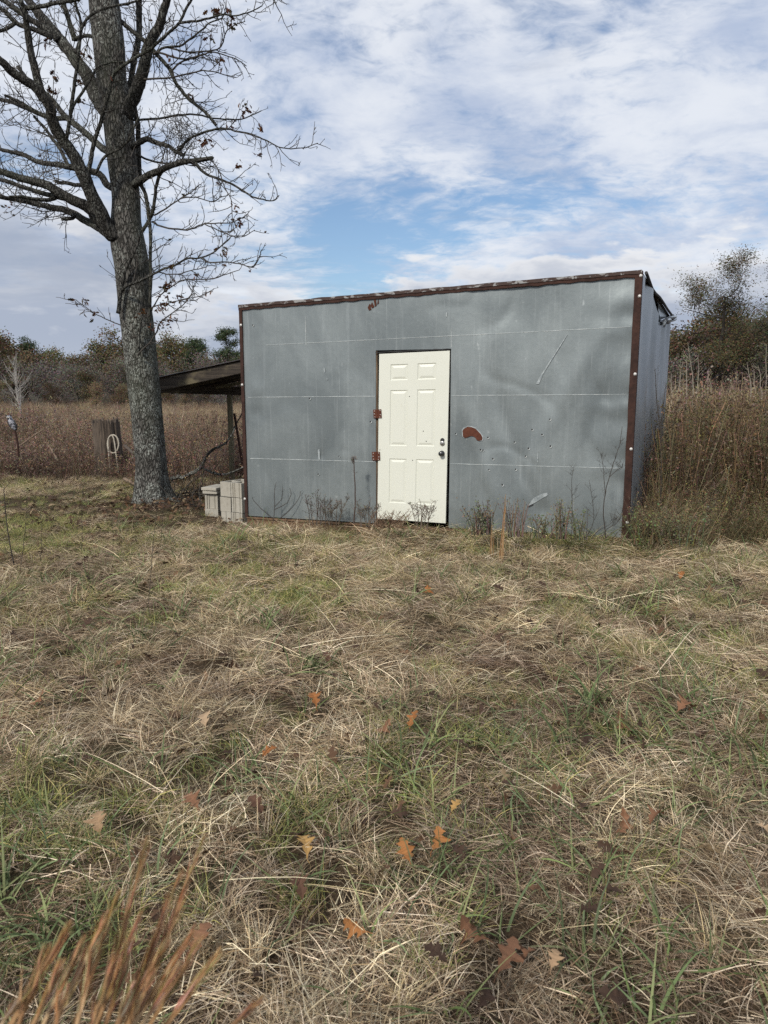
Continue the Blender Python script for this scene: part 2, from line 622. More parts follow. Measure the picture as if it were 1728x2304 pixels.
# ------------------------------------------------------------------ ground
def build_ground():
    xs = np.concatenate([np.geomspace(600, 13, 26) * -1, np.arange(-12, 12.01, 0.2), np.geomspace(13, 600, 26)])
    ys = np.concatenate([np.geomspace(300, 5, 14) * -1, np.arange(-4, 18.01, 0.2), np.geomspace(19, 900, 34)])
    X, Y = np.meshgrid(xs, ys)
    Z = hgt(X, Y) * np.clip(1 - (np.hypot(X, Y - 8) - 20) / 20, 0, 1)
    v = np.stack([X.ravel(), Y.ravel(), Z.ravel()], 1)
    nx, ny = len(xs), len(ys)
    i = np.arange((ny - 1) * (nx - 1))
    r, c = i // (nx - 1), i % (nx - 1)
    a = r * nx + c
    f = np.stack([a, a + 1, a + nx + 1, a + nx], 1)
    me = bpy.data.meshes.new('ground')
    me.from_pydata(v.tolist(), [], f.tolist())
    me.polygons.foreach_set('use_smooth', [True] * len(me.polygons))
    me.materials.append(mat_ground())
    o = bpy.data.objects.new('ground', me)
    COL.objects.link(o)
    o['kind'] = 'structure'


build_ground()

# ------------------------------------------------------------------ metal shed
A = Vector((-1.77, 9.30, 0.0))
B = Vector((2.63, 7.77, 0.0))
FD = (B - A).normalized()                    # along the front, left to right
FN = Vector((FD.y, -FD.x, 0)).normalized()   # out of the front, towards the viewer
SD = Vector((0.4226, 0.9063, 0)).normalized()   # along the sides, front to back
SNR = Vector((SD.y, -SD.x, 0))               # out of the right side
UP = Vector((0, 0, 1))
DEPTH = 4.0
FW = (B - A).length


def fw(px, py):
    """photo pixel -> (s, z) on the front wall"""
    p = on_plane(px, py, A, FN)
    return ((p - A).dot(FD), p.z)


def fp(s, z, out=0.0):
    p = A + FD * s + FN * out
    return Vector((p.x, p.y, z))


def dent(s, z):
    d = 0.0
    n = mnoise.noise
    k = min(1.0, max(0.0, (s - 2.2) / 0.8))
    d += (0.005 + 0.013 * k) * n(Vector((s * 1.0, z * 0.6, 3.1)))
    d += (0.005 + 0.010 * k) * n(Vector((s * 1.9 + z * 0.8, z * 0.7 - s * 0.5, 7.7)))
    d += (0.003 + .003 * k) * n(Vector((s * 3.3, z * 1.2, 1.3)))
    # crisp creases
    rd = abs(n(Vector((s * 1.5 + .6 * z, z * .9 - .5 * s, 12.0))))
    d -= (.0015 + .0022 * k) * max(0.0, 1 - rd / .11)
    # long soft folds on the right-hand half
    for (s0, sl, w, a) in ((2.95, -0.28, 0.10, 0.011), (3.35, -0.34, 0.09, -0.011), (3.72, 0.42, 0.12, 0.010), (4.2, 0.30, 0.09, -0.008), (1.25, 0.1, 0.14, 0.003)):
        q = (s - s0 - sl * (z - 1.2) - 0.10 * (z - 1.4) ** 2) / w
        d += a * math.exp(-q * q) * (0.4 + 0.6 * math.exp(-((z - 1.5) / 0.9) ** 2))
    # ripples where the sheet is pinched under the right corner angle
    e = FW - 0.08 - s
    if e < 0.5:
        d += 0.010 * math.exp(-e / 0.16) * math.sin(z * 17 + 3 * n(Vector((z * 2, 0, 0))))
    # small dings
    for (s0, z0, w, a) in ((1.05, 0.95, 0.05, -0.006), (1.38, 1.02, 0.03, -0.004), (0.62, 1.6, 0.12, -0.004), (0.2, 1.75, 0.10, 0.006), (0.2, 1.45, 0.09, -0.006), (3.75, 0.42, 0.10, -0.012), (3.35, 2.55, 0.16, -0.006), (3.0, 0.35, 0.14, 0.008)):
        q = ((s - s0) ** 2 + (z - z0) ** 2) / (w * w)
        d += a * math.exp(-q)
    # the sheet is held flat under the corner angles
    h = min(1.0, max(0.0, (FW - s) / .35), max(0.0, s / .2))
    return d * h + max(-.004, min(.004, d * .3)) * (1 - h)


def panel_mb(c, out_top, out_bot, step=0.03):
    """c: bl, br, tr, tl in (s, z)"""
    (s0, z0), (s1, z1), (s2, z2), (s3, z3) = c
    nx = max(2, int((s1 - s0) / step))
    nz = max(2, int(max(z3 - z0, z2 - z1) / step))
    mb = MB()
    vs = []
    for j in range(nz + 1):
        t = j / nz
        for i in range(nx + 1):
            u = i / nx
            s = (s0 * (1 - u) + s1 * u) * (1 - t) + (s3 * (1 - u) + s2 * u) * t
            z = (z0 * (1 - u) + z1 * u) * (1 - t) + (z3 * (1 - u) + z2 * u) * t
            o = out_bot * (1 - t) + out_top * t + dent(s, z)
            vs.append(fp(s, z, o))
    fs = []
    w = nx + 1
    for j in range(nz):
        for i in range(nx):
            a = j * w + i
            fs.append((a, a + 1, a + w + 1, a + w))
    # folded-back hem so that the sheet has an edge
    n0 = len(vs)
    edge = [i for i in range(w)] + [j * w + nx for j in range(1, nz + 1)] + [nz * w + i for i in range(nx - 1, -1, -1)] + [j * w for j in range(nz - 1, 0, -1)]
    L = len(edge)
    for k in edge:
        vs.append(vs[k].copy())
    for k in edge:
        vs.append(vs[k] - FN * 0.004)
    for k in range(L):
        k2 = (k + 1) % L
        fs.append((n0 + k2, n0 + k, n0 + L + k, n0 + L + k2))
    mb.add(vs, fs)
    return mb


def build_shed():
    shed = thing('metal_shed', (A.x, A.y, 0), 'grey galvanised sheet metal shed with rusty corner trim and a cream door', 'shed')
    # front outline
    bl, br = fw(553, 1160), fw(1412, 1211)
    tl, tr = fw(541, 693), fw(1447, 616)
    top = lambda s: tl[1] + (tr[1] - tl[1]) * (s - tl[0]) / (tr[0] - tl[0])
    bot = lambda s: bl[1] + (br[1] - bl[1]) * (s - bl[0]) / (br[0] - bl[0])
    S0, S1 = 0.0, FW

    def line(p, q):
        a, b = fw(*p), fw(*q)
        return lambda s: a[1] + (b[1] - a[1]) * (s - a[0]) / (b[0] - a[0])
    seam1 = line((548, 779), (1430, 735))
    seam2 = line((548, 894), (1425, 887))
    seam3 = line((548, 1031), (1412, 1054))
    dTL, dTR, dBR, dBL = fw(854, 796.5), fw(1012.5, 789), fw(1003, 1177), fw(850, 1166.5)
    ds0 = min(dTL[0], dBL[0])
    ds1 = max(dTR[0], dBR[0])
    dz1 = max(dTL[1], dTR[1])
    o0, o1, oz = ds0 - 0.022, ds1 + 0.014, dz1 + 0.020     # door opening
    v1, v2 = fw(688, 740)[0], fw(1016, 720)[0]
    pan = []
    rows = [(lambda s: bot(s), seam3), (seam3, seam2), (seam2, seam1), (seam1, lambda s: top(s) - 0.02)]
    for ri, (lo, hi) in enumerate(rows):
        if ri == 3:
            spans = [(S0, v1), (v1, v2), (v2, S1)]
        else:
            spans = [(S0, o0), (o1, S1)]
        for (a, b) in spans:
            pan.append(((a, lo(a)), (b, lo(b)), (b, hi(b)), (a, hi(a)), ri))
    pan.append(((o0, oz), (o1, oz), (o1, seam1(o1)), (o0, seam1(o0)), 2))
    for (p0, p1, p2, p3, ri) in pan:
        # each sheet laps over the one below
        mb = panel_mb((p0, p1, p2, p3), 0.004, 0.0046)
        part('wall_sheet', mb, M['galv'], shed, True)
    # seams: ridges of pale sealant
    def seam(fn, a, b, w=0.0082):
        mb = MB()
        n = int((b - a) / 0.04)
        vs, fs = [], []
        for i in range(n + 1):
            s = a + (b - a) * i / n
            z = fn(s) + 0.002 * mnoise.noise(Vector((s * 6, 0, 9)))
            ww = w * (0.55 + 0.9 * abs(mnoise.noise(Vector((s * 3.3, 4, fn(a))))))
            o = 0.010 + dent(s, z)
            o -= .0035
            vs += [fp(s, z - ww / 2, o - 0.004), fp(s, z - ww / 4, o + 0.0005), fp(s, z + ww / 4, o + 0.0005), fp(s, z + ww / 2, o - 0.004)]
        for i in range(n):
            for k in range(3):
                fs.append((i * 4 + k, (i + 1) * 4 + k, (i + 1) * 4 + k + 1, i * 4 + k + 1))
        mb.add(vs, fs)
        part('seam', mb, M['seam'], shed, True)
    seam(seam1, S0 + 0.35, S1 - 0.09)
    for fn in (seam2, seam3):
        seam(fn, S0 + 0.08, o0 - 0.01)
        seam(fn, o1 + 0.01, S1 - 0.09)
    # a short upright lap left of the door and a drip mark
    for (x0, y0, x1, y1, w) in ((688, 712, 689, 776, 0.006), (1016, 738, 1016, 782, 0.005)):
        a, b = fw(x0, y0), fw(x1, y1)
        mb = MB()
        vs = []
        for (q, ww) in ((a, w * 0.3), (((a[0] + b[0]) / 2, (a[1] + b[1]) / 2), w), (b, w * 0.8)):
            o = 0.008 + dent(*q)
            vs += [fp(q[0] - ww / 2, q[1], o), fp(q[0] + ww / 2, q[1], o)]
        mb.add(vs, [(0, 2, 3, 1), (2, 4, 5, 3)])
        part('upright_lap', mb, M['seam'], shed)

    # corner and edge trim
    def angle(base, topz, botz, w, side_w, side_dir, name, left):
        mb = MB()
        n = 26
        vs, fs = [], []
        for i in range(n + 1):
            t = i / n
            z = botz + (topz - botz) * t
            j = 0.003 * mnoise.noise(Vector((z * 3, w, 1)))
            wj = w * (1 + 0.10 * mnoise.noise(Vector((z * 4, w, 5))))
            c = base + FN * (0.022 + j)
            inner = c + FD * (wj if left else -wj)
            outc = c + FD * (-0.006 if left else 0.006)
            back = outc + side_dir * side_w - FN * 0.0
            for p in (inner - FN * 0.014, inner, outc, back):
                vs.append(Vector((p.x, p.y, z)))
        for i in range(n):
            for k in range(3):
                q = (i * 4 + k, i * 4 + k + 1, (i + 1) * 4 + k + 1, (i + 1) * 4 + k)
                fs.append(q if left else tuple(reversed(q)))
        mb.add(vs, fs)
        return part(name, mb, M['rust'], shed)
    pl, pr = A + FD * 0.0, A + FD * FW
    al = angle(pl, top(0) + 0.015, bot(0) - 0.02, 0.034, 0.06, SD, 'corner_angle', True)
    ar = angle(pr, top(FW) + 0.03, bot(FW) - 0.16, 0.066, 0.07, SD, 'corner_angle', False)
    for (px, py, par) in ((1442, 621, ar), (1439, 667, ar), (1429, 842, ar), (1420, 1010, ar), (1411, 1175, ar), (544, 732, al), (547, 866, al), (553, 1122, al)):
        s, z = fw(px, py)
        mb = MB()
        mb.lathe(fp(s, z, 0.020), FN, [(0, 0.016), (0.008, 0.016), (0.010, 0.011), (0.016, 0.010), (0.018, 0.006)], 10)
        part('bolt', mb, M['bolt'], par)
    # top trim: rusted angle and the peeling paint of the roof edge above it
    for (name, z0, z1, o, mat, jag) in (('top_angle', -0.030, 0.004, 0.024, M['rust'], 0.012), ('roof_edge', 0.002, 0.036, 0.032, M['peel'], 0.006)):
        mb = MB()
        n = 130
        vs, fs = [], []
        for i in range(n + 1):
            s = -0.01 + (FW + 0.01) * i / n
            zt = top(s)
            lo = zt + z0 + jag * mnoise.noise(Vector((s * 9, 2, z0)))
            hi = zt + z1 + 0.007 * mnoise.noise(Vector((s * 5, 6, z0)))
            for (zz, oo) in ((lo, 0.004), (lo, o), (hi, o), (hi, -0.06)):
                vs.append(fp(s, zz, oo))
        for i in range(n):
            for k in range(3):
                fs.append((i * 4 + k, (i + 1) * 4 + k, (i + 1) * 4 + k + 1, i * 4 + k + 1))
        mb.add(vs, fs)
        part(name, mb, mat, shed)
    # rust runs below the top trim
    for pts in ([(833, 683), (836, 697), (831, 699), (828, 692)], [(846, 672), (848, 688), (844, 690), (842, 676)], [(852, 672), (853, 682), (849, 686)],
                [(838, 680), (843, 690), (838, 694), (834, 688)]):
        mb = MB()
        q = [fw(*p) for p in pts]
        mb.add([fp(s, z, 0.013 + dent(s, z)) for (s, z) in q], [tuple(range(len(q)))])
        part('rust_run', mb, M['rust_red'], shed)

    # bean-shaped rust patch with a pale halo
    bean = [(1042, 976), (1041, 969), (1045, 964), (1053, 960), (1062, 961), (1070, 964), (1077, 971), (1083, 978), (1086, 985), (1085, 990), (1079, 992), (1073, 990), (1070, 984), (1064, 981), (1058, 981), (1052, 984), (1046, 985), (1042, 982)]
    cx_, cy_ = 1062, 973
    for (nm, k, o, mat) in (('bare_halo', 1.09, 0.0125, M['scuff']), ('rust_patch', 1.0, 0.0155, M['rust_red'])):
        mb = MB()
        q = []
        for i, (a, b) in enumerate(bean):
            jx = 1 + 0.03 * mnoise.noise(Vector((i * 1.3, k * 5, 0)))
            q.append(fw(cx_ + (a - cx_) * k * jx, cy_ + (b - cy_) * k * jx - (1.0 if k > 1 else 0)))
        front = [fp(s, z, o + dent(s, z)) for (s, z) in q]
        back = [p - FN * 0.010 for p in front]
        n = len(front)
        mb.add(front + back, [tuple(reversed(range(n)))] + [(i, (i + 1) % n, n + (i + 1) % n, n + i) for i in range(n)])
        part(nm, mb, mat, shed)
    # gouges and a scraped streak
    for (pts, mat) in (([(1187, 1139), (1199, 1122), (1216, 1112), (1231, 1108), (1233, 1114), (1215, 1124), (1200, 1133)], M['scuff']),
                       ([(1187, 1140), (1201, 1133), (1199, 1137), (1189, 1141)], M['black']),
                       ([(1206, 864), (1216, 845), (1236, 814), (1276, 752), (1277, 753), (1238, 816), (1222, 842), (1213, 864)], M['scuff']),
                       ([(716, 1012), (720, 1010), (721, 1034), (717, 1034)], M['scuff']),
                       ([(729, 827), (732, 829), (732, 838), (730, 838)], M['scuff']), ([(736, 850), (738, 851), (738, 856), (736, 855)], M['scuff']),
                       ([(1004, 703), (1007, 703), (1006, 714), (1004, 712)], M['scuff']), ([(1210, 1015), (1211, 1015), (1211, 1040), (1209, 1040)], M['scuff'])):
        mb = MB()
        q = [fw(*p) for p in pts]
        mb.add([fp(s, z, (0.0125 if mat is M['scuff'] else 0.0145) + dent(s, z)) for (s, z) in q], [tuple(range(len(q)))])
        part('gouge' if len(pts) > 4 else 'paint_fleck', mb, mat, shed)
    # bullet holes: dark hole with a bright dimpled rim
    holes = [(980 + a / 2.218, 580 + b / 2.218) for (a, b) in ((101, 878), (262, 897), (226, 958), (238, 960), (287, 1003), (268, 1057), (400, 1056), (334, 1133), (393, 920), (464, 951), (449, 990), (482, 858), (532, 882), (571, 806), (574, 940))]
    holes += [(500 + a / 2.86, 580 + b / 2.86) for (a, b) in ((755, 1276), (620, 1392), (956, 1055), (200, 434), (566, 905))]
    mbd, mbr = MB(), MB()
    for i, (px, py) in enumerate(holes):
        s, z = fw(px, py)
        o = 0.010 + dent(s, z)
        r_ = 0.0085 + 0.003 * ((i * 7) % 5) / 5
        mbr.lathe(fp(s + 0.004, z - 0.006, o), FN, [(0, r_ * 1.35), (0.003, r_ * 1.2), (0.0035, r_ * 0.8)], 9)
        mbd.lathe(fp(s, z, o), FN, [(0, r_), (0.005, r_ * 0.95)], 9)
    part('bullet_hole_rims', mbr, M['seam'], shed, kind='stuff')
    part('bullet_holes', mbd, M['black'], shed, kind='stuff')

    # ---- door
    def dp(u, v, out):
        """u 0..1 from the hinge side, v 0..1 from the top"""
        s = (dTL[0] * (1 - u) + dTR[0] * u) * (1 - v) + (dBL[0] * (1 - u) + dBR[0] * u) * v
        z = (dTL[1] * (1 - u) + dTR[1] * u) * (1 - v) + (dBL[1] * (1 - u) + dBR[1] * u) * v
        return fp(s, z, out)
    DO = 0.012
    us = [0, .167, .420, .556, .817, 1]
    vs_ = [0, .065, .158, .216, .547, .625, .895, 1]
    mb = MB()
    g = {}
    verts, faces = [], []
    for j, v in enumerate(vs_):
        for i, u in enumerate(us):
            g[(i, j)] = len(verts)
            verts.append(dp(u, v, DO))
    for j in range(7):
        for i in range(5):
            if i in (1, 3) and j in (1, 3, 5):
                continue
            faces.append((g[(i, j)], g[(i, j + 1)], g[(i + 1, j + 1)], g[(i + 1, j)]))
    o_ = len(verts)
    ring = [(0, 0), (1, 0), (1, 1), (0, 1)]
    for (u, v) in ring:
        verts.append(dp(u, v, DO))
    for (u, v) in ring:
        verts.append(dp(u, v, DO - 0.044))
    for k in range(4):
        k2 = (k + 1) % 4
        faces.append((o_ + k, o_ + k2, o_ + 4 + k2, o_ + 4 + k))
    mb.add(verts, faces)
    door = part('door', mb, M['door'], shed)
    hu, hv = 0.022, 0.009
    for j in (1, 3, 5):
        for i in (1, 3):
            u0, u1, v0, v1_ = us[i], us[i + 1], vs_[j], vs_[j + 1]
            lv = [(0, 0.0), (0.35, -0.007), (0.75, -0.0085), (1.0, -0.007), (2.3, -0.001), (2.5, -0.001)]
            pv, pf = [], []
            for (k, dz) in lv:
                a, b = hu * k, hv * k
                pv += [dp(u0 + a, v0 + b, DO + dz), dp(u1 - a, v0 + b, DO + dz), dp(u1 - a, v1_ - b, DO + dz), dp(u0 + a, v1_ - b, DO + dz)]
            for k in range(len(lv) - 1):
                for q in range(4):
                    q2 = (q + 1) % 4
                    pf.append((k * 4 + q2, k * 4 + q, (k + 1) * 4 + q, (k + 1) * 4 + q2))
            e = (len(lv) - 1) * 4
            pf.append((e + 3, e + 2, e + 1, e))
            pm = MB()
            pm.add(pv, pf)
            part('door_panel', pm, M['door'], door)
    # knob, deadbolt, the empty bore above it
    s, z = fw(995, 1020)
    mb = MB()
    mb.lathe(fp(s, z, DO), FN, [(0, 0.033), (0.006, 0.033), (0.010, 0.020), (0.026, 0.014), (0.034, 0.022), (0.046, 0.029), (0.058, 0.028), (0.065, 0.021), (0.068, 0.008)], 20)
    part('knob', mb, M['dark_steel'], door, True)
    s, z = fw(996, 997)
    mb = MB()
    mb.lathe(fp(s, z, DO + 0.001), FN, [(0, 0.029), (0.012, 0.027), (0.018, 0.022), (0.019, 0.012)], 20)
    part('deadbolt', mb, M['steel'], door, True)
    mb = MB()
    s, z = fw(996, 990.5)
    mb.lathe(fp(s, z, DO - 0.003), FN, [(0, 0.026), (0.0036, 0.026)], 18)
    part('bore_hole', mb, M['black'], door)
    for (px, py) in ((922, 892), (953, 970), (929, 1035.5), (959.5, 992.5), (855.5, 1012)):
        s, z = fw(px, py)
        mb = MB()
        mb.lathe(fp(s, z, DO), FN, [(0, 0.006), (0.0025, 0.0055)], 8)
        part('nail_hole', mb, M['black'], door)
    for (x0, y0, x1, y1) in ((841.5, 921, 859.5, 941), (838.5, 1016, 856.3, 1036)):
        a, b = fw(x0, y0), fw(x1, y1)
        c = ((a[0] + b[0]) / 2, (a[1] + b[1]) / 2)
        w, h = b[0] - a[0], a[1] - b[1]
        tilt = 0.05
        ax = (FD * math.cos(tilt) + UP * math.sin(tilt), FN, UP * math.cos(tilt) - FD * math.sin(tilt))
        mb = MB()
        mb.box(fp(c[0], c[1], DO + 0.008), (w, 0.006, h), ax, bev=0.002)
        mb.tube([fp(c[0], c[1], DO + 0.011) + ax[2] * (h / 2), fp(c[0], c[1], DO + 0.011) - ax[2] * (h / 2)], 0.007, 10)
        hg = part('hinge', mb, M['rust_red'], door)
        for (u, v) in ((-.32, .34), (-.32, -.34), (.36, .36), (.36, -.1), (.3, -.38), (-.36, 0.0)):
            mb = MB()
            mb.lathe(fp(c[0], c[1], DO + 0.011) + ax[0] * (u * w) + ax[2] * (v * h), FN, [(0, 0.0055), (0.002, 0.005)], 8)
            part('screw', mb, M['bolt'], hg)
    # wooden jambs showing in the gaps
    mb = MB()
    zc = (bot(o0) + oz) / 2
    mb.box(fp(o0 + 0.004, zc, -0.045), (0.020, 0.06, oz - bot(o0)), (FD, FN, UP))
    part('jamb', mb, M['jamb'], shed)
    mb = MB()
    mb.box(fp(o1 + 0.006, zc, -0.045), (0.020, 0.06, oz - bot(o1)), (FD, FN, UP))
    part('jamb', mb, M['jamb'], shed)
    mb = MB()
    mb.box(fp((o0 + o1) / 2, oz + 0.03, -0.05), (o1 - o0 + 0.1, 0.05, 0.08), (FD, FN, UP))
    part('lintel', mb, M['black'], shed)
    # black rubber weather strip peeling along the top of the door
    mb = MB()
    pts, rr = [], []
    for i in range(40):
        u = i / 39
        s = o0 + (o1 - o0) * u
        lump = 0.004 * max(0, mnoise.noise(Vector((s * 9, 1, 1)))) * 3
        pts.append(fp(s, oz - 0.004 + (dTR[1] - dTL[1]) * (u - 1) * 1.0 * 1.0 + lump * 0.3, 0.010))
        rr.append(0.006 + lump)
    mb.tube(pts, rr, 6)
    part('weather_strip', mb, M['black'], shed)

    # ---- right side: a sheet that has slumped away from the roof at the top
    C0 = B
    fr_top = top(FW)

    def sd(px, py):
        p = on_plane(px, py, C0, SNR)
        return ((p - C0).dot(SD), p.z)
    LS = DEPTH

    def interp(k, a):
        for i in range(len(k) - 1):
            if a <= k[i + 1][0]:
                t = (a - k[i][0]) / max(1e-6, k[i + 1][0] - k[i][0])
                return k[i][1] + (k[i + 1][1] - k[i][1]) * max(0, t)
        return k[-1][1]
    prof = [sd(1449, 617), sd(1457, 637), sd(1463, 653), sd(1471, 664), sd(1471.6, 700), sd(1475, 719), sd(1482, 727), sd(1490, 728), sd(1500, 722), sd(1509, 716)]
    prof[0] = (0.0, fr_top)
    for i in range(1, len(prof)):
        prof[i] = (max(prof[i][0], prof[i - 1][0] + .01), prof[i][1])
    LS = prof[-1][0]
    z0 = bot(FW) - 0.1
    mb = MB()
    nx, nz = 110, 60
    vs, fs = [], []
    for j in range(nz + 1):
        t = j / nz
        for i in range(nx + 1):
            a = LS * i / nx
            zt = interp(prof, a)
            z = z0 + (zt - z0) * t
            hi = max(0.0, (z - 1.0) / 1.6)
            fold = 0.030 * math.sin(a * 9 + (z - 2.6) * 1.3 + 1.2 * mnoise.noise(Vector((a * 2, z, 2)))) * hi ** 1.3
            fold += 0.045 * mnoise.noise(Vector((a * 1.3, z * 0.4, 8))) + 0.02 * mnoise.noise(Vector((a * 3.6, z * 0.5, 5)))
            edge = min(1, a / LS * 9) * min(1, (1 - a / LS) * 9)
            p = C0 + SD * a + SNR * (0.004 + fold * edge)
            vs.append(Vector((p.x, p.y, z)))
    w = nx + 1
    for j in range(nz):
        for i in range(nx):
            q = j * w + i
            fs.append((q, q + 1, q + w + 1, q + w))
    mb.add(vs, fs)
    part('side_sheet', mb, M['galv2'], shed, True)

    def side_poly(name, pts, off, mat, th=0.004):
        mb = MB()
        q = []
        for i, p in enumerate(pts):
            a, z = sd(*p)
            w_ = C0 + SD * a + SNR * (off + 0.02 * math.sin(i * 2.1))
            q.append(Vector((w_.x, w_.y, z)))
        n = len(q)
        mb.add(q + [p - SNR * th for p in q], [tuple(range(n)), tuple(reversed(range(n, 2 * n)))] + [(i, n + i, n + (i + 1) % n, (i + 1) % n) for i in range(n)])
        part(name, mb, mat, shed)
    # sheet still hanging from the roof behind the tear, a loose flap coloured dark for the shade inside the hole, the crumpled strips at the rear corner
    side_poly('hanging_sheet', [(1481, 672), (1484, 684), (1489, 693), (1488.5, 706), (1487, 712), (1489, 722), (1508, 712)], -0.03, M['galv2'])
    side_poly('flap_and_tear_shade', [(1471, 664), (1480, 671), (1486, 688), (1489, 694), (1486, 701), (1476, 704), (1471, 701)], -0.14, M['tin_dark'])
    side_poly('flap_and_tear_shade', [(1480, 706), (1487, 704), (1485, 712)], -0.20, M['seam'])
    rnd = random.Random(5)
    for i in range(6):
        k = i / 5
        x0, y0, x1, y1 = 1481 + 4 * k, 727 - 1.5 * k, 1511, 712 + 7 * k
        pts, rr = [], []
        for j in range(8):
            t = j / 7
            a, z = sd(x0 + (x1 - x0) * t, y0 + (y1 - y0) * t + 2.0 * math.sin(t * 5 + i))
            w_ = C0 + SD * a + SNR * (0.03 + 0.03 * math.sin(t * 6 + i * 1.7))
            pts.append(Vector((w_.x, w_.y, z)))
            rr.append(0.016 + 0.012 * rnd.random())
        mb = MB()
        mb.tube(pts, rr, 5)
        part('torn_strip', mb, M['black'] if i % 2 == 0 else M['galv2'], shed)
    for (pts) in ([(1484, 729), (1488, 728), (1487, 733), (1485.5, 739)], [(1488, 728), (1492, 727), (1490, 731), (1488.5, 735)], [(1492, 727), (1497, 726), (1499, 729), (1494, 730)]):
        side_poly('torn_shred', pts, 0.05, M['black'])
    # roof edge rail along the right side
    mb = MB()
    pts = []
    for (px, py) in ((1449.5, 614), (1457, 634), (1463, 650), (1471, 661), (1481, 670), (1490, 683), (1499, 697), (1509, 710)):
        a, z = sd(px, py)
        pts.append(C0 + SD * a + SNR * 0.02 + UP * z)
    mb.tube(pts, 0.018, 6)
    part('roof_rail', mb, M['black'], shed)
    # rear edge angle of the right side
    # roof, left and back walls
    def q4(name, pts, mat, th=0.01):
        mb = MB()
        n = (pts[1] - pts[0]).cross(pts[2] - pts[0]).normalized() * th
        mb.add(list(pts) + [p - n for p in pts], [(0, 1, 2, 3), (7, 6, 5, 4), (0, 4, 5, 1), (1, 5, 6, 2), (2, 6, 7, 3), (3, 7, 4, 0)])
        return part(name, mb, mat, shed)
    ftl = fp(0, top(0) + 0.02, 0.03)
    ftr = fp(FW, top(FW) + 0.02, 0.03)
    BL_, BR_ = A + SD * DEPTH, B + SD * DEPTH
    BR_ = B + SD * (LS - .05)
    rz = pts[-1].z - 0.02
    q4('roof', [ftl, ftr, BR_ + UP * rz, BL_ + UP * (rz - top(FW) + top(0))], M['tin_dark'])
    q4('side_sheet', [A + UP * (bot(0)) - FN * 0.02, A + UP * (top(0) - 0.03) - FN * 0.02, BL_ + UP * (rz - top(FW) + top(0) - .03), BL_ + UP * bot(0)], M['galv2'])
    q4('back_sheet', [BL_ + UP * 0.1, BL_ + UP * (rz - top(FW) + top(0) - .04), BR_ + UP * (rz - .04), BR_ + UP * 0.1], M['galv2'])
    q4('floor_deck', [A + UP * 0.135 - FN * 0.03, B + UP * 0.135 - FN * 0.03, BR_ + UP * 0.13, BL_ + UP * 0.13], M['old_wood'], 0.03)
    # rusty channel under the front wall
    mb = MB()
    L = FW * 0.985
    zb = bot(0)
    prof = [(-0.10, -0.012), (0.028, -0.012), (0.030, -0.030), (0.012, -0.036), (0.012, -0.078), (0.034, -0.086), (0.034, -0.112), (-0.10, -0.112)]
    n = len(prof)
    vs = [fp(0.02, zb + z_, o) for (o, z_) in prof] + [fp(0.02 + L, zb + z_, o) for (o, z_) in prof]
    mb.add(vs, [(i, n + i, n + (i + 1) % n, (i + 1) % n) for i in range(n)] + [tuple(range(n)), tuple(reversed(range(n, 2 * n)))])
    part('sill_channel', mb, M['rust_orange'], shed)
    for s in (0.12, 1.05, 2.6, 4.2):
        mb = MB()
        mb.box(fp(s, -0.02, -0.12), (0.39, 0.19, 0.12), (FD, FN, UP), bev=0.006)
        part('footing_block', mb, M['concrete'], shed)
    return shed


build_shed()


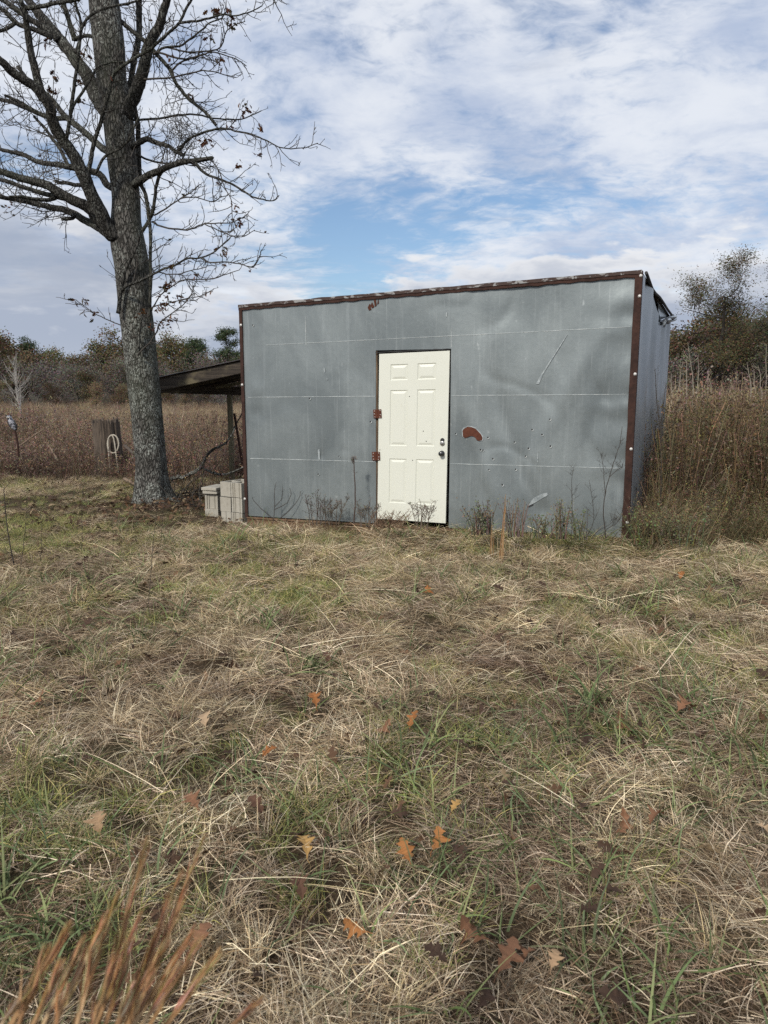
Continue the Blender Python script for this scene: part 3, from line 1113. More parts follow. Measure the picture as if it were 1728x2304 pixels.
# ------------------------------------------------------------------ lean-to behind the shed's left side
def build_leanto():
    t = thing('lean_to', (-2.5, 12.3, 0), 'low dark lean-to roof on a post, between the oak trunk and the shed', 'lean-to')
    YF, YB = 12.0, 14.0
    # front edge points
    lf, rf = at(318, 858, YF), at(560, 806, YF)
    dirx = (rf - lf).normalized()
    # corrugated roofing, sloping down to the left
    mb = MB()
    n = 60
    vs, fs = [], []
    for i in range(n + 1):
        y = YF - 0.06 + (YB - YF + 0.12) * i / n
        cz = 0.012 * math.sin(i * math.pi / 2.0)
        a = Vector((lf.x, y, lf.z + cz))
        b = Vector((rf.x + 0.35, y, rf.z + (rf.z - lf.z) / (rf.x - lf.x) * 0.35 + cz))
        vs += [a - dirx * 0.08, b, a - dirx * 0.08 - UP * 0.006, b - UP * 0.006]
    for i in range(n):
        fs.append((i * 4, i * 4 + 1, i * 4 + 5, i * 4 + 4))
        fs.append((i * 4 + 2, i * 4 + 6, i * 4 + 7, i * 4 + 3))
        fs.append((i * 4, i * 4 + 4, i * 4 + 6, i * 4 + 2))
    mb.add(vs, fs)
    part('roofing', mb, M['tin_dark'], t)
    nrm = Vector((0, 1, 0))
    up2 = dirx.cross(nrm) * -1
    if up2.z < 0: up2 = -up2
    for i, y in enumerate((YF, YF + 0.75, YF + 1.5, YB)):
        mb = MB()
        a = Vector((lf.x, y, lf.z)) - up2 * 0.115
        b = Vector((rf.x + 0.3, y, rf.z + 0.3 * dirx.z / dirx.x)) - up2 * 0.115
        mb.box((a + b) / 2, ((b - a).length, 0.045, 0.19), (dirx, nrm, up2), bev=0.008)
        part('rafter', mb, M['old_wood'], t)
    # purlins under the tin
    for k in range(4):
        u = 0.1 + 0.27 * k
        p = lf.lerp(rf, u)
        mb = MB()
        mb.box(Vector((p.x, (YF + YB) / 2, p.z - 0.03)), (0.09, YB - YF, 0.035), (dirx, nrm, up2))
        part('purlin', mb, M['old_wood'], t)
    # carrying beam and post
    bl_, br_ = at(300, 873, 13.3), at(548, 880, 13.3)
    mb = MB()
    dx = (br_ - bl_).normalized()
    mb.box((bl_ + br_) / 2 - UP * 0.0, ((br_ - bl_).length, 0.09, 0.15), (dx, Vector((0, 1, 0)), UP), bev=0.006)
    part('beam', mb, M['black'] if False else M['old_wood'], t)
    mb = MB()
    c = at(516.5, 885, 13.3)
    mb.box((c.x, 13.3, (c.z + 0.02 - 0.1) / 2), (0.085, 0.085, c.z + 0.08), bev=0.006)
    part('post', mb, M['post_wood'], t)
    c2 = at(308, 885, 13.3)
    mb = MB()
    mb.box((c2.x, 13.3, (c2.z - 0.1) / 2), (0.09, 0.09, c2.z + 0.1), bev=0.006)
    part('post', mb, M['post_wood'], t)
    # short board nailed beside the post top, and a leaning rust-brown brace
    a, b = at(487, 872, 13.1), at(560, 858, 13.1)
    mb = MB()
    d = (b - a).normalized()
    mb.box((a + b) / 2, ((b - a).length, 0.10, 0.05), (d, Vector((0, 1, 0)), UP), bev=0.006)
    part('short_board', mb, M['post_wood'], t)
    mb = MB()
    mb.tube([at(527, 930, 13.3), at(552, 1085, 13.2)], 0.022, 8)
    part('brace', mb, M['rust'], t)
    mb = MB()
    mb.tube([at(525, 965, 13.5), at(548, 925, 13.6), at(552, 915, 13.65)], 0.014, 6)
    part('brace', mb, M['old_wood'], t)


build_leanto()


# ------------------------------------------------------------------ concrete blocks by the left corner
def block_mb(L, D, H, grooved, hollow=True):
    """block with its end towards -Y; x: width D, y: length L, base at z=0"""
    mb = MB()
    hx = D / 2
    if grooved:
        out = [(-hx, 0), (-hx * .72, 0), (-hx * .66, .014), (-hx * .56, .014), (-hx * .5, .003), (-hx * .40, .003), (-hx * .34, .016), (hx * .34, .016), (hx * .40, .003), (hx * .5, .003), (hx * .56, .014), (hx * .66, .014), (hx * .72, 0), (hx, 0)]
    else:
        out = [(-hx, 0), (hx, 0)]
    out = out + [(hx, L), (-hx, L)]
    n = len(out)
    vs = [(x, y, 0) for x, y in out] + [(x, y, H) for x, y in out]
    fs = [(i, (i + 1) % n, n + (i + 1) % n, n + i) for i in range(n)]
    mb.add(vs, fs)
    if hollow and L > 0.3:
        w = 0.033
        cells = [(w + .01, L / 2 - w / 2), (L / 2 + w / 2, L - w)]
        x0, x1 = -hx + w, hx - w
        o = len(mb.v)
        # top web strips built round the two cores
        ys = [0, cells[0][0], cells[0][1], cells[1][0], cells[1][1], L]
        yfront = 0.024 if grooved else 0
        ys[0] = yfront
        for (a, b) in ((ys[0], ys[1]), (ys[2], ys[3]), (ys[4], ys[5])):
            mb.add([(-hx, a, H), (hx, a, H), (hx, b, H), (-hx, b, H)], [(0, 1, 2, 3)])
        for (a, b) in cells:
            for (p, q) in ((-hx, x0), (x1, hx)):
                mb.add([(p, a, H), (q, a, H), (q, b, H), (p, b, H)], [(0, 1, 2, 3)])
            mb.add([(x0, a, H), (x1, a, H), (x1, b, H), (x0, b, H), (x0 + .006, a + .006, 0.005), (x1 - .006, a + .006, 0.005), (x1 - .006, b - .006, 0.005), (x0 + .006, b - .006, 0.005)],
                   [(0, 1, 5, 4), (1, 2, 6, 5), (2, 3, 7, 6), (3, 0, 4, 7), (4, 5, 6, 7)])
        if grooved:
            f = [(x, y, H) for x, y in out[:14]]
            back = [(hx, yfront, H), (-hx, yfront, H)]
            mb.add(f + back, [tuple(range(16))])
    else:
        mb.add([(x, y, H) for x, y in out], [tuple(range(n))])
    return mb


def place_block(mb, loc, yaw, label, cat='concrete block', group='concrete blocks stacked by the shed corner', name='concrete_block'):
    me = mb.mesh(name, M['concrete'])
    o = bpy.data.objects.new(name, me)
    o.location = loc
    o.rotation_euler = (0, 0, yaw)
    COL.objects.link(o)
    return tag(o, label, cat, group)


def build_blocks():
    BH = 0.192
    yaw = R(-33)
    ex = Vector((math.cos(yaw), math.sin(yaw), 0))     # to the right along the faces
    corner = at(519.5, 1110, 9.62)
    c0 = Vector((corner.x, corner.y, 0))
    zb = -0.055
    wd = 0.187
    right = c0 + ex * (wd / 2 + 0.004)
    left = c0 - ex * (wd / 2 + 0.004)
    G, S = block_mb(0.39, wd, BH, True), block_mb(0.39, wd, BH, False)
    nm = 'hollow concrete block with grooved end, '
    for k, w in enumerate(('bottom of the column touching the shed corner', 'middle of the column touching the shed corner', 'top of the column touching the shed corner')):
        place_block(G, (right.x + .004 * (k == 1), right.y, zb + k * (BH + .007)), yaw + R((0.6, -0.8, 0.3)[k]), nm + w)
    place_block(S, (left.x - .006, left.y, zb + BH + .002), yaw + R(1.5), 'bright smooth-ended concrete block under the topmost hollow one')
    place_block(S, (left.x, left.y, zb + 2 * (BH + .007)), yaw - R(0.6), 'smooth-ended grey hollow block on top of the stack')
    hb = block_mb(0.39, 0.090, BH, False, False)
    for k, w in enumerate(('left', 'right')):
        p = left + ex * (-0.048 + 0.096 * k)
        place_block(hb, (p.x, p.y, zb), yaw, 'narrow solid concrete block at the foot of the stack, the %s of the two' % w)
    # lower column to the left
    q = at(476, 1150, 9.92)
    q = Vector((q.x, q.y, 0))
    wd2 = 0.19
    place_block(block_mb(0.39, wd2, BH, False), (q.x, q.y, zb), R(-12), 'smooth concrete block at the bottom of the lower left column')
    place_block(block_mb(0.39, wd2 - 0.01, BH, True), (q.x, q.y + .01, zb + BH + .002), R(-9), 'concrete block with a deep end recess below the two capping slabs')
    sl = MB()
    sl.box((0, 0.16, 0.024), (0.215, 0.36, 0.048), bev=0.008)
    place_block(sl, (q.x - .005, q.y - .01, zb + 2 * (BH + .007)), R(-14), 'lower of the two thin concrete slabs capping the left column', 'concrete slab', None, 'concrete_slab')
    sl = MB()
    sl.box((0, 0.17, 0.021), (0.235, 0.39, 0.042), bev=0.006)
    place_block(sl, (q.x - .012, q.y - .02, zb + 2 * (BH + .007) + 0.050), R(-19), 'upper thin concrete slab overhanging the left column', 'concrete slab', None, 'concrete_slab')


build_blocks()


# ------------------------------------------------------------------ oak tree
TREE_Y = 11.45


def smooth_poly(pts, n):
    """Catmull-Rom through tuples, n samples per span"""
    P = [np.array(p, float) for p in pts]
    P = [2 * P[0] - P[1]] + P + [2 * P[-1] - P[-2]]
    out = []
    for i in range(1, len(P) - 2):
        for k in range(n):
            t = k / n
            a, b, c, d = P[i - 1], P[i], P[i + 1], P[i + 2]
            out.append(0.5 * ((2 * b) + (-a + c) * t + (2 * a - 5 * b + 4 * c - d) * t * t + (-a + 3 * b - 3 * c + d) * t ** 3))
    out.append(P[-2])
    return out


def px_limb(pts, d0, d1, w0, w1, nsub=3, jit=0.0, rnd=None):
    """photo polyline -> 3-D points and radii; d0, d1: depth offsets from the trunk"""
    sm = smooth_poly(pts, nsub)
    n = len(sm)
    P, Rr = [], []
    for i, q in enumerate(sm):
        t = i / (n - 1)
        Y = TREE_Y + d0 + (d1 - d0) * t
        if jit and rnd:
            q = q + np.array([rnd.uniform(-jit, jit), rnd.uniform(-jit, jit)])
        p = at(q[0], q[1], Y)
        w = (w0 + (w1 - w0) * t) * (.77 if w0 > 9 else 1.0)
        P.append(p)
        Rr.append(max(0.0022, w / FPX * Y / 2))
    return P, Rr


def twig_path(rnd, p, d, L, n=5, wig=0.35, up=0.15):
    pts = [p.copy()]
    d = d.normalized()
    for i in range(n):
        d = (d + Vector((rnd.uniform(-wig, wig), rnd.uniform(-wig, wig), rnd.uniform(-wig, wig) + up))).normalized()
        p = p + d * (L / n)
        pts.append(p.copy())
    return pts


def grow(mb, rnd, P, rad0, dens, Lr, level, maxlev, tips, start=0.15, up=0.10, flat=1.0):
    """side twigs along a path"""
    lens = [0.0]
    for i in range(len(P) - 1):
        lens.append(lens[-1] + (P[i + 1] - P[i]).length)
    T = lens[-1]
    cnt = max(1, int(T * dens + rnd.random()))
    for c in range(cnt):
        u = (start + (1 - start) * (c + rnd.random()) / cnt) * T
        i = 0
        while i < len(P) - 2 and lens[i + 1] < u:
            i += 1
        k = (u - lens[i]) / max(1e-6, lens[i + 1] - lens[i])
        p = P[i].lerp(P[i + 1], min(1, k))
        ax = (P[i + 1] - P[i]).normalized()
        q = ax.orthogonal().normalized()
        q.rotate(__import__('mathutils').Quaternion(ax, rnd.uniform(0, 6.283)))
        d = ax * rnd.uniform(0.35, 0.9) + q * 0.9
        d.z = d.z * flat + 0.05
        L = rnd.uniform(*Lr) * (1.0 - 0.45 * u / T)
        pts = twig_path(rnd, p, d, L, 5 if level < 2 else 3, 0.30, up)
        r0 = min(rad0, 0.0040 + L * 0.0075)
        n = len(pts)
        mb.tube(pts, [r0 + (0.0030 - r0) * j / (n - 1) for j in range(n)], 3, cap=False)
        if level < maxlev:
            grow(mb, rnd, pts, r0 * 0.8, (5.5, 9.0, 8.0)[min(level, 2)], (L * 0.22, L * 0.55), level + 1, maxlev, tips, 0.12, up, 1.0)
        else:
            tips.append(pts[-1])


def oak_leaf_shape(L, col, mb, p, d, nrm, rnd, curl=0.3):
    """small lobed leaf: p base, d direction, nrm normal"""
    s = d.cross(nrm).normalized()
    prof = [(0, 0.03), (0.12, 0.05), (0.22, 0.24), (0.32, 0.10), (0.48, 0.36), (0.60, 0.13), (0.76, 0.27), (0.84, 0.10), (1.0, 0.02)]
    vs = []
    for (t, w) in prof:
        c = p + d * (t * L) + nrm * (curl * L * (t - t * t) * 1.2)
        a = w * L
        vs += [c - s * a + nrm * (abs(a) * 0.5 * curl), c, c + s * a + nrm * (abs(a) * 0.5 * curl)]
    fs = []
    for i in range(len(prof) - 1):
        o = i * 3
        fs += [(o, o + 1, o + 4, o + 3), (o + 1, o + 2, o + 5, o + 4)]
    mb.add(vs, fs, col)


def build_oak():
    rnd = random.Random(11)
    base = at(345, 1130, TREE_Y)
    oak = thing('oak_tree', (base.x, base.y, 0), 'big bare grey-barked oak with spreading limbs left of the shed', 'tree')
    # trunk
    tr = [(350, 1150, 120), (346, 1128, 99), (343, 1095, 84), (341, 1040, 77), (333, 960, 78), (322, 850, 79), (311, 745, 80), (302, 680, 80), (296, 600, 83), (288, 550, 84), (284, 500, 74), (284, 450, 68), (279, 400, 68), (274, 350, 69), (268, 290, 69), (262, 235, 72), (252, 180, 68), (246, 110, 70), (238, 40, 70), (230, -30, 66), (222, -120, 58), (215, -230, 46), (212, -380, 34), (220, -540, 18)]
    sm = smooth_poly(tr, 5)
    P = [at(q[0], q[1], TREE_Y) for q in sm]
    for p in P[:3]:
        p.z = min(p.z, -0.02 + 0.03 * P.index(p))
    Rr = [q[2] * .87 / FPX * TREE_Y / 2 for q in sm]
    zz = [p.z for p in P]

    def wob(i, k):
        th = 2 * math.pi * k / 40
        v = 1 + 0.05 * mnoise.noise(Vector((math.cos(th) * 1.3, math.sin(th) * 1.3, zz[i] * 0.9)))
        v += 0.035 * mnoise.noise(Vector((math.cos(th) * 5, math.sin(th) * 5, zz[i] * 2.0)))
        if zz[i] < 0.7:
            fl = (0.7 - max(0, zz[i])) / 0.7
            v += 0.30 * fl ** 1.6 * (0.5 + 0.5 * math.cos(th * 5 + 0.8)) + 0.06 * fl * mnoise.noise(Vector((th * 2, 0, 3)))
        return v
    # refine along the height
    mb = MB()
    mb.tube(P, Rr, 40, wob=wob)
    trunk = part('trunk', mb, M['bark'], oak, True)

    # limbs traced from the photograph: (points, depth at base, depth at tip, width at base, width at tip)
    limbs = [
        ([(262, 535), (240, 508), (227, 479), (212, 450), (198, 419), (186, 390), (166, 351), (145, 320), (128, 293), (116, 264), (113, 241), (96, 217), (75, 193), (48, 176), (24, 159), (0, 135), (-70, 80), (-150, 40)], -0.15, -1.5, 40, 18),
        ([(96, 217), (84, 178), (77, 149), (69, 120), (65, 92), (61, 63), (57, 36), (52, 14), (46, 0), (30, -60), (20, -150)], -1.0, -1.3, 23, 10),
        ([(198, 422), (200, 385), (205, 356), (210, 327), (217, 303), (227, 274), (231, 256), (241, 222), (251, 183), (258, 164), (277, 147), (313, 125), (338, 111), (362, 89), (386, 68), (404, 50), (419, 19), (435, -10), (450, -60)], -0.5, -1.1, 12, 6),
        ([(404, 51), (443, 47), (472, 41), (503, 33), (527, 36), (559, 28), (591, 12)], -1.0, -1.3, 5, 2),
        ([(250, 535), (231, 518), (212, 506), (188, 494), (166, 481), (145, 472), (121, 468), (96, 462), (68, 455), (36, 449), (0, 443), (-60, 430), (-130, 430)], 0.0, 0.9, 24, 9),
        ([(166, 484), (163, 491), (150, 493), (137, 493)], 0.25, 0.15, 9, 6),
        ([(248, 520), (217, 489), (198, 467), (174, 455), (149, 443), (125, 428), (104, 416), (80, 409), (53, 403), (29, 395), (0, 386), (-60, 370), (-140, 350)], 0.0, -0.4, 33, 14),
        ([(140, 446), (104, 437), (80, 430), (48, 420), (24, 410), (0, 404), (-50, 396)], -0.1, 0.4, 14, 9),
        ([(125, 446), (106, 450), (80, 448), (48, 443), (20, 444)], -0.1, -0.5, 9, 6),
        ([(262, 425), (241, 416), (224, 392), (190, 382), (154, 375), (130, 370), (104, 368), (80, 362), (58, 350), (36, 344), (12, 339), (-10, 333), (-70, 315)], 0.1, 0.9, 20, 8),
        ([(192, 415), (170, 416), (150, 411), (138, 412), (125, 408)], -0.5, -0.55, 11, 9),
        ([(262, 352), (231, 334), (212, 317), (193, 300), (174, 284), (154, 269), (145, 260), (130, 241), (116, 222), (96, 205), (70, 190), (40, 150)], 0.1, 1.0, 20, 9),
        ([(150, 266), (120, 266), (96, 259), (72, 248), (48, 239), (24, 229), (0, 224), (-50, 214)], 0.6, 1.0, 14, 9),
        ([(72, 248), (50, 232), (28, 222), (10, 214)], 0.8, 0.7, 10, 7),
        ([(156, 378), (140, 345), (128, 325), (116, 310), (104, 292), (92, 279), (77, 262)], 0.6, 0.9, 10, 7),
        ([(250, 262), (236, 245), (217, 217), (198, 174), (178, 145), (154, 113), (135, 89), (116, 65), (96, 41), (77, 19), (60, -5), (20, -60), (-30, -130)], 0.05, 1.2, 44, 15),
        ([(130, 88), (113, 72), (90, 57), (72, 46), (48, 29), (24, 12), (0, -5), (-40, -30)], 0.5, 0.7, 18, 12),
        ([(118, 85), (92, 72), (70, 64), (48, 58), (31, 48), (14, 29), (0, 18), (-40, -10)], 0.4, 0.1, 14, 9),
        ([(34, 52), (20, 62), (0, 70), (-30, 76)], 0.2, 0.0, 10, 8),
        ([(168, 92), (164, 75), (154, 43), (145, 14), (137, -5), (128, -60)], 0.4, 0.3, 15, 10),
        ([(215, 84), (195, 80), (180, 84), (168, 86)], 0.0, 0.4, 10, 8),
        ([(284, 262), (291, 238), (304, 212), (316, 178), (325, 145), (333, 108), (345, 80), (359, 58), (366, 29), (376, 0), (388, -60), (410, -150), (420, -260)], -0.05, -0.5, 38, 14),
        ([(318, 420), (314, 385), (313, 350), (311, 320), (311, 289), (306, 262), (299, 225), (294, 188), (298, 160), (301, 135), (311, 96), (313, 58), (313, 24), (313, -5), (316, -80)], 0.25, 0.6, 12, 17),
        ([(262, 42), (272, 48), (297, 70), (325, 92), (342, 110), (362, 133), (383, 157), (395, 186), (410, 206), (424, 222), (448, 241), (467, 258), (486, 281)], 0.1, -0.4, 12, 8),
        ([(300, 415), (315, 407), (330, 397), (356, 385), (381, 374), (409, 366), (439, 361), (465, 358), (478, 355)], -0.1, -0.9, 22, 10),
        ([(436, 363), (443, 369), (457, 387), (482, 399), (510, 409), (541, 425), (568, 442), (591, 449), (614, 451), (629, 439)], -0.7, -1.2, 7, 2),
        ([(295, 332), (315, 320), (333, 313), (356, 323), (378, 328), (396, 341), (415, 349)], -0.05, -0.6, 17, 8),
        ([(398, 343), (412, 325), (427, 311), (452, 301), (477, 293), (503, 289), (528, 294), (568, 303), (591, 313), (619, 326), (639, 334), (687, 332), (715, 322)], -0.5, -1.0, 6, 1.6),
        ([(300, 270), (333, 268), (366, 265), (401, 259), (442, 258), (477, 266), (518, 269), (543, 268), (570, 258), (588, 250)], 0.0, 0.6, 5, 2),
        ([(305, 346), (318, 352), (338, 361), (371, 368), (414, 364), (440, 372), (462, 392)], -0.2, 0.2, 5, 2.2),
        ([(338, 760), (337, 700), (339, 640), (338, 565), (339, 516), (335, 490), (343, 478), (348, 447), (352, 415), (361, 388)], -0.1, -0.3, 7, 7),
        ([(335, 492), (331, 455), (326, 432), (316, 415)], -0.1, -0.1, 8, 8),
        ([(320, 520), (330, 505), (340, 488), (345, 470)], -0.2, -0.15, 8, 6),
        ([(346, 484), (368, 473), (389, 458), (409, 445), (437, 427), (449, 415)], -0.15, -0.4, 3.5, 1.8),
        ([(405, 447), (424, 444), (444, 445), (475, 454), (495, 445), (512, 440)], -0.3, -0.6, 3, 1.6),
        ([(342, 498), (361, 509), (389, 515), (422, 517), (442, 510), (462, 503), (492, 502), (520, 502), (545, 490), (562, 476)], -0.15, -0.6, 4.5, 1.6),
        ([(460, 504), (487, 516), (520, 530), (551, 531), (573, 518)], -0.4, -0.7, 2.8, 1.5),
        ([(266, 706), (270, 670), (274, 647), (282, 608), (295, 581), (309, 552), (314, 530)], -0.30, -0.36, 9, 4.5),
        ([(276, 654), (282, 645), (309, 634), (340, 619), (362, 608), (393, 596), (420, 582), (452, 580), (484, 565), (502, 549), (520, 532)], -0.36, -1.1, 6.5, 2.2),
        ([(450, 580), (473, 590), (505, 590), (537, 593), (568, 601), (582, 581), (588, 562)], -0.9, -1.2, 3.6, 1.5),
        ([(355, 611), (375, 617), (400, 617), (425, 610), (455, 603), (470, 597)], -0.6, -0.9, 3, 1.5),
        ([(310, 800), (319, 788), (340, 767), (354, 743), (362, 724), (385, 706), (412, 687), (436, 658)], -0.32, -0.7, 4, 1.7),
        ([(340, 698), (348, 686), (362, 663), (391, 642), (415, 630), (478, 627), (510, 616), (539, 607)], -0.1, -0.6, 3.4, 1.5),
        ([(336, 696), (350, 689), (377, 682), (425, 671), (450, 666), (476, 655)], -0.1, -0.7, 3.0, 1.4),
        ([(312, 790), (314, 750), (318, 722), (320, 710)], -0.3, -0.31, 6, 3),
        ([(276, 733), (247, 722), (218, 708), (194, 692), (176, 679), (163, 671)], -0.05, -0.3, 2.6, 1.5),
        ([(350, 120), (371, 106), (404, 104), (428, 87), (455, 67), (472, 51), (500, 40), (512, 20)], -0.3, -0.7, 5, 2),
        ([(346, 121), (358, 118), (395, 130), (419, 133), (452, 125), (474, 117), (503, 123), (534, 135), (554, 148)], -0.35, -0.2, 4.6, 1.6),
        ([(371, 105), (419, 116), (467, 115), (496, 106), (510, 70), (530, 55), (552, 48)], -0.35, -0.8, 3.6, 1.6),
        ([(318, 178), (358, 177), (404, 171), (455, 159), (491, 164), (530, 175)], -0.2, -0.5, 4.2, 1.6),
        ([(386, 160), (404, 142), (433, 130), (450, 126)], -0.2, -0.4, 4, 2.4),
        ([(440, 362), (470, 358), (490, 380), (505, 420), (520, 450), (524, 500), (527, 525)], -0.8, -1.1, 3, 1.4),
        ([(300, 640), (308, 600), (309, 575)], -0.33, -0.34, 3, 2),
        ([(170, 120), (177, 100), (183, 70), (180, 40), (170, 10), (165, -30)], -0.6, -0.9, 7, 5),
        ([(150, 310), (158, 260), (163, 220), (168, 185), (175, 140), (178, 110), (186, 60), (210, 30), (250, 15), (300, 5), (330, -8)], -0.8, -1.1, 8, 4),
        ([(155, 270), (165, 240), (185, 210), (205, 175), (220, 150), (250, 141), (280, 140)], -0.8, -0.5, 6, 4),
        ([(215, 390), (230, 360), (245, 345), (270, 335), (290, 315), (300, 290), (312, 265)], -0.5, -0.45, 6, 4),
        ([(60, 18), (90, 15), (120, 8), (160, 2), (190, -6)], -1.2, -1.4, 9, 6),
        # crown above the frame
        ([(225, -60), (180, -130), (130, -220), (100, -320)], 0.0, 0.8, 34, 10),
        ([(220, -140), (270, -220), (330, -300), (380, -400)], 0.0, -0.8, 30, 8),
        ([(214, -300), (170, -380), (150, -470)], 0.0, 0.5, 22, 6),
        ([(376, 0), (430, -60), (500, -90), (580, -60), (612, -10), (620, 8)], -0.3, -1.2, 12, 3),
    ]
    mbt = MB()
    tips = []
    paths = []
    for (pts, d0, d1, w0, w1) in limbs:
        thick = w0 > 7
        P, Rr = px_limb(pts, d0, d1, w0, w1, 4 if thick else 3, 0.6 if thick else 1.0, rnd)
        mb = MB()
        if thick:
            ph = rnd.uniform(0, 50)
            mb.tube(P, Rr, 12, wob=lambda i, k, ph=ph: 1 + 0.16 * mnoise.noise(Vector((k * 0.9 + ph, i * 0.55, ph))))
            part('limb', mb, M['limb_bark'], trunk, True)
        else:
            mb.tube(P, Rr, 6)
            part('branch', mb, M['twig'] if w0 < 5 else M['limb_bark'], trunk, True)
        paths.append((P, w0, w1))
    # twigs
    for (P, w0, w1) in paths:
        if w0 > 30:
            grow(mbt, rnd, P, 0.010, 7.5, (0.25, 0.9), 0, 2, tips, 0.3, 0.08)
        elif w0 > 9:
            grow(mbt, rnd, P, 0.009, 14.0, (0.25, 0.85), 0, 2, tips, 0.2, 0.06)
        elif w0 > 2.0:
            grow(mbt, rnd, P, 0.007, 10.5, (0.18, 0.6), 0, 2, tips, 0.22, 0.07)
    part('twigs', mbt, M['twig'], oak, kind='stuff')
    # witches' broom on the right-hand limb
    mb = MB()
    c = at(412, 308, TREE_Y - 0.5)
    for i in range(150):
        d = Vector((rnd.gauss(0, 1), rnd.gauss(0, 1), rnd.gauss(0.2, 0.8))).normalized()
        p = c + Vector((rnd.gauss(0, 0.13), rnd.gauss(0, 0.13), rnd.gauss(0, 0.12)))
        pts = twig_path(rnd, p, d, rnd.uniform(0.12, 0.4), 4, 0.5, 0.0)
        mb.tube(pts, [0.004, 0.0035, 0.003, 0.0025, 0.002], 3, cap=False)
    part('twig_cluster', mb, M['twig'], oak, kind='stuff')
    # the few leaves still hanging
    mb = MB()
    cols = [(0.085, 0.030, 0.018), (0.125, 0.050, 0.022), (0.060, 0.026, 0.022), (0.16, 0.075, 0.028), (0.070, 0.055, 0.022)]
    spots = [(168, 674, 4, 6, -.3), (186, 672, 4, 5, -.3), (196, 678, 5, 5, -.25), (213, 698, 3, 5, -.2), (190, 702, 2, 4, -.25), (211, 713, 2, 4, -.2),
             (518, 46, 12, 12, -1), (493, 130, 9, 9, -.4), (472, 87, 6, 8, -.6), (477, 27, 10, 12, -.9), (549, 243, 10, 12, .4), (590, 288, 9, 8, -.9), (533, 497, 10, 9, -.6), (526, 468, 6, 8, -.9), (462, 318, 14, 12, -.6), (543, 371, 6, 10, -1), (581, 346, 5, 6, -1),
             (104, 96, 8, 10, -.9), (120, 169, 10, 14, -.8), (116, 202, 10, 12, -.8), (180, 187, 7, 8, -.6), (182, 222, 7, 8, -.6), (190, 118, 8, 10, -.5), (430, 216, 6, 6, -.3), (377, 125, 5, 7, -.3), (515, 18, 4, 7, -1), (394, 592, 6, 6, -.7), (25, 470, 12, 14, .6), (500, 565, 6, 10, -1.1), (440, 612, 4, 6, -.8), (318, 700, 9, 14, -.34)]
    for (px, py, n, sp, dY) in spots:
        for i in range(n):
            p = at(px + rnd.gauss(0, sp * 0.5), py + rnd.gauss(0, sp * 0.5), TREE_Y + dY + rnd.uniform(-.1, .1))
            d = Vector((rnd.gauss(0, 1), rnd.gauss(0, 1), rnd.gauss(-0.6, 0.7))).normalized()
            oak_leaf_shape(rnd.uniform(0.05, 0.10), rnd.choice(cols), mb, p, d, d.orthogonal().normalized(), rnd)
    for i in range(110):
        px, py = rnd.choice([(372, 655), (385, 665), (365, 700), (372, 715), (362, 690), (395, 668), (378, 640), (352, 728), (385, 715)])
        p = at(px + rnd.gauss(0, 9), py + rnd.gauss(0, 8), TREE_Y - 0.35 + rnd.uniform(-.25, .2))
        d = Vector((rnd.gauss(0, 1), rnd.gauss(0, 1), rnd.gauss(-0.4, 0.7))).normalized()
        oak_leaf_shape(rnd.uniform(0.045, 0.085), rnd.choice(cols), mb, p, d, d.orthogonal().normalized(), rnd)
    for i in range(60):
        p = rnd.choice(tips)
        d = Vector((rnd.gauss(0, 1), rnd.gauss(0, 1), rnd.gauss(-0.5, 0.7))).normalized()
        oak_leaf_shape(rnd.uniform(0.05, 0.09), rnd.choice(cols), mb, p, d, d.orthogonal().normalized(), rnd)
    part('leaves', mb, M['leaf'], oak, kind='stuff')


build_oak()


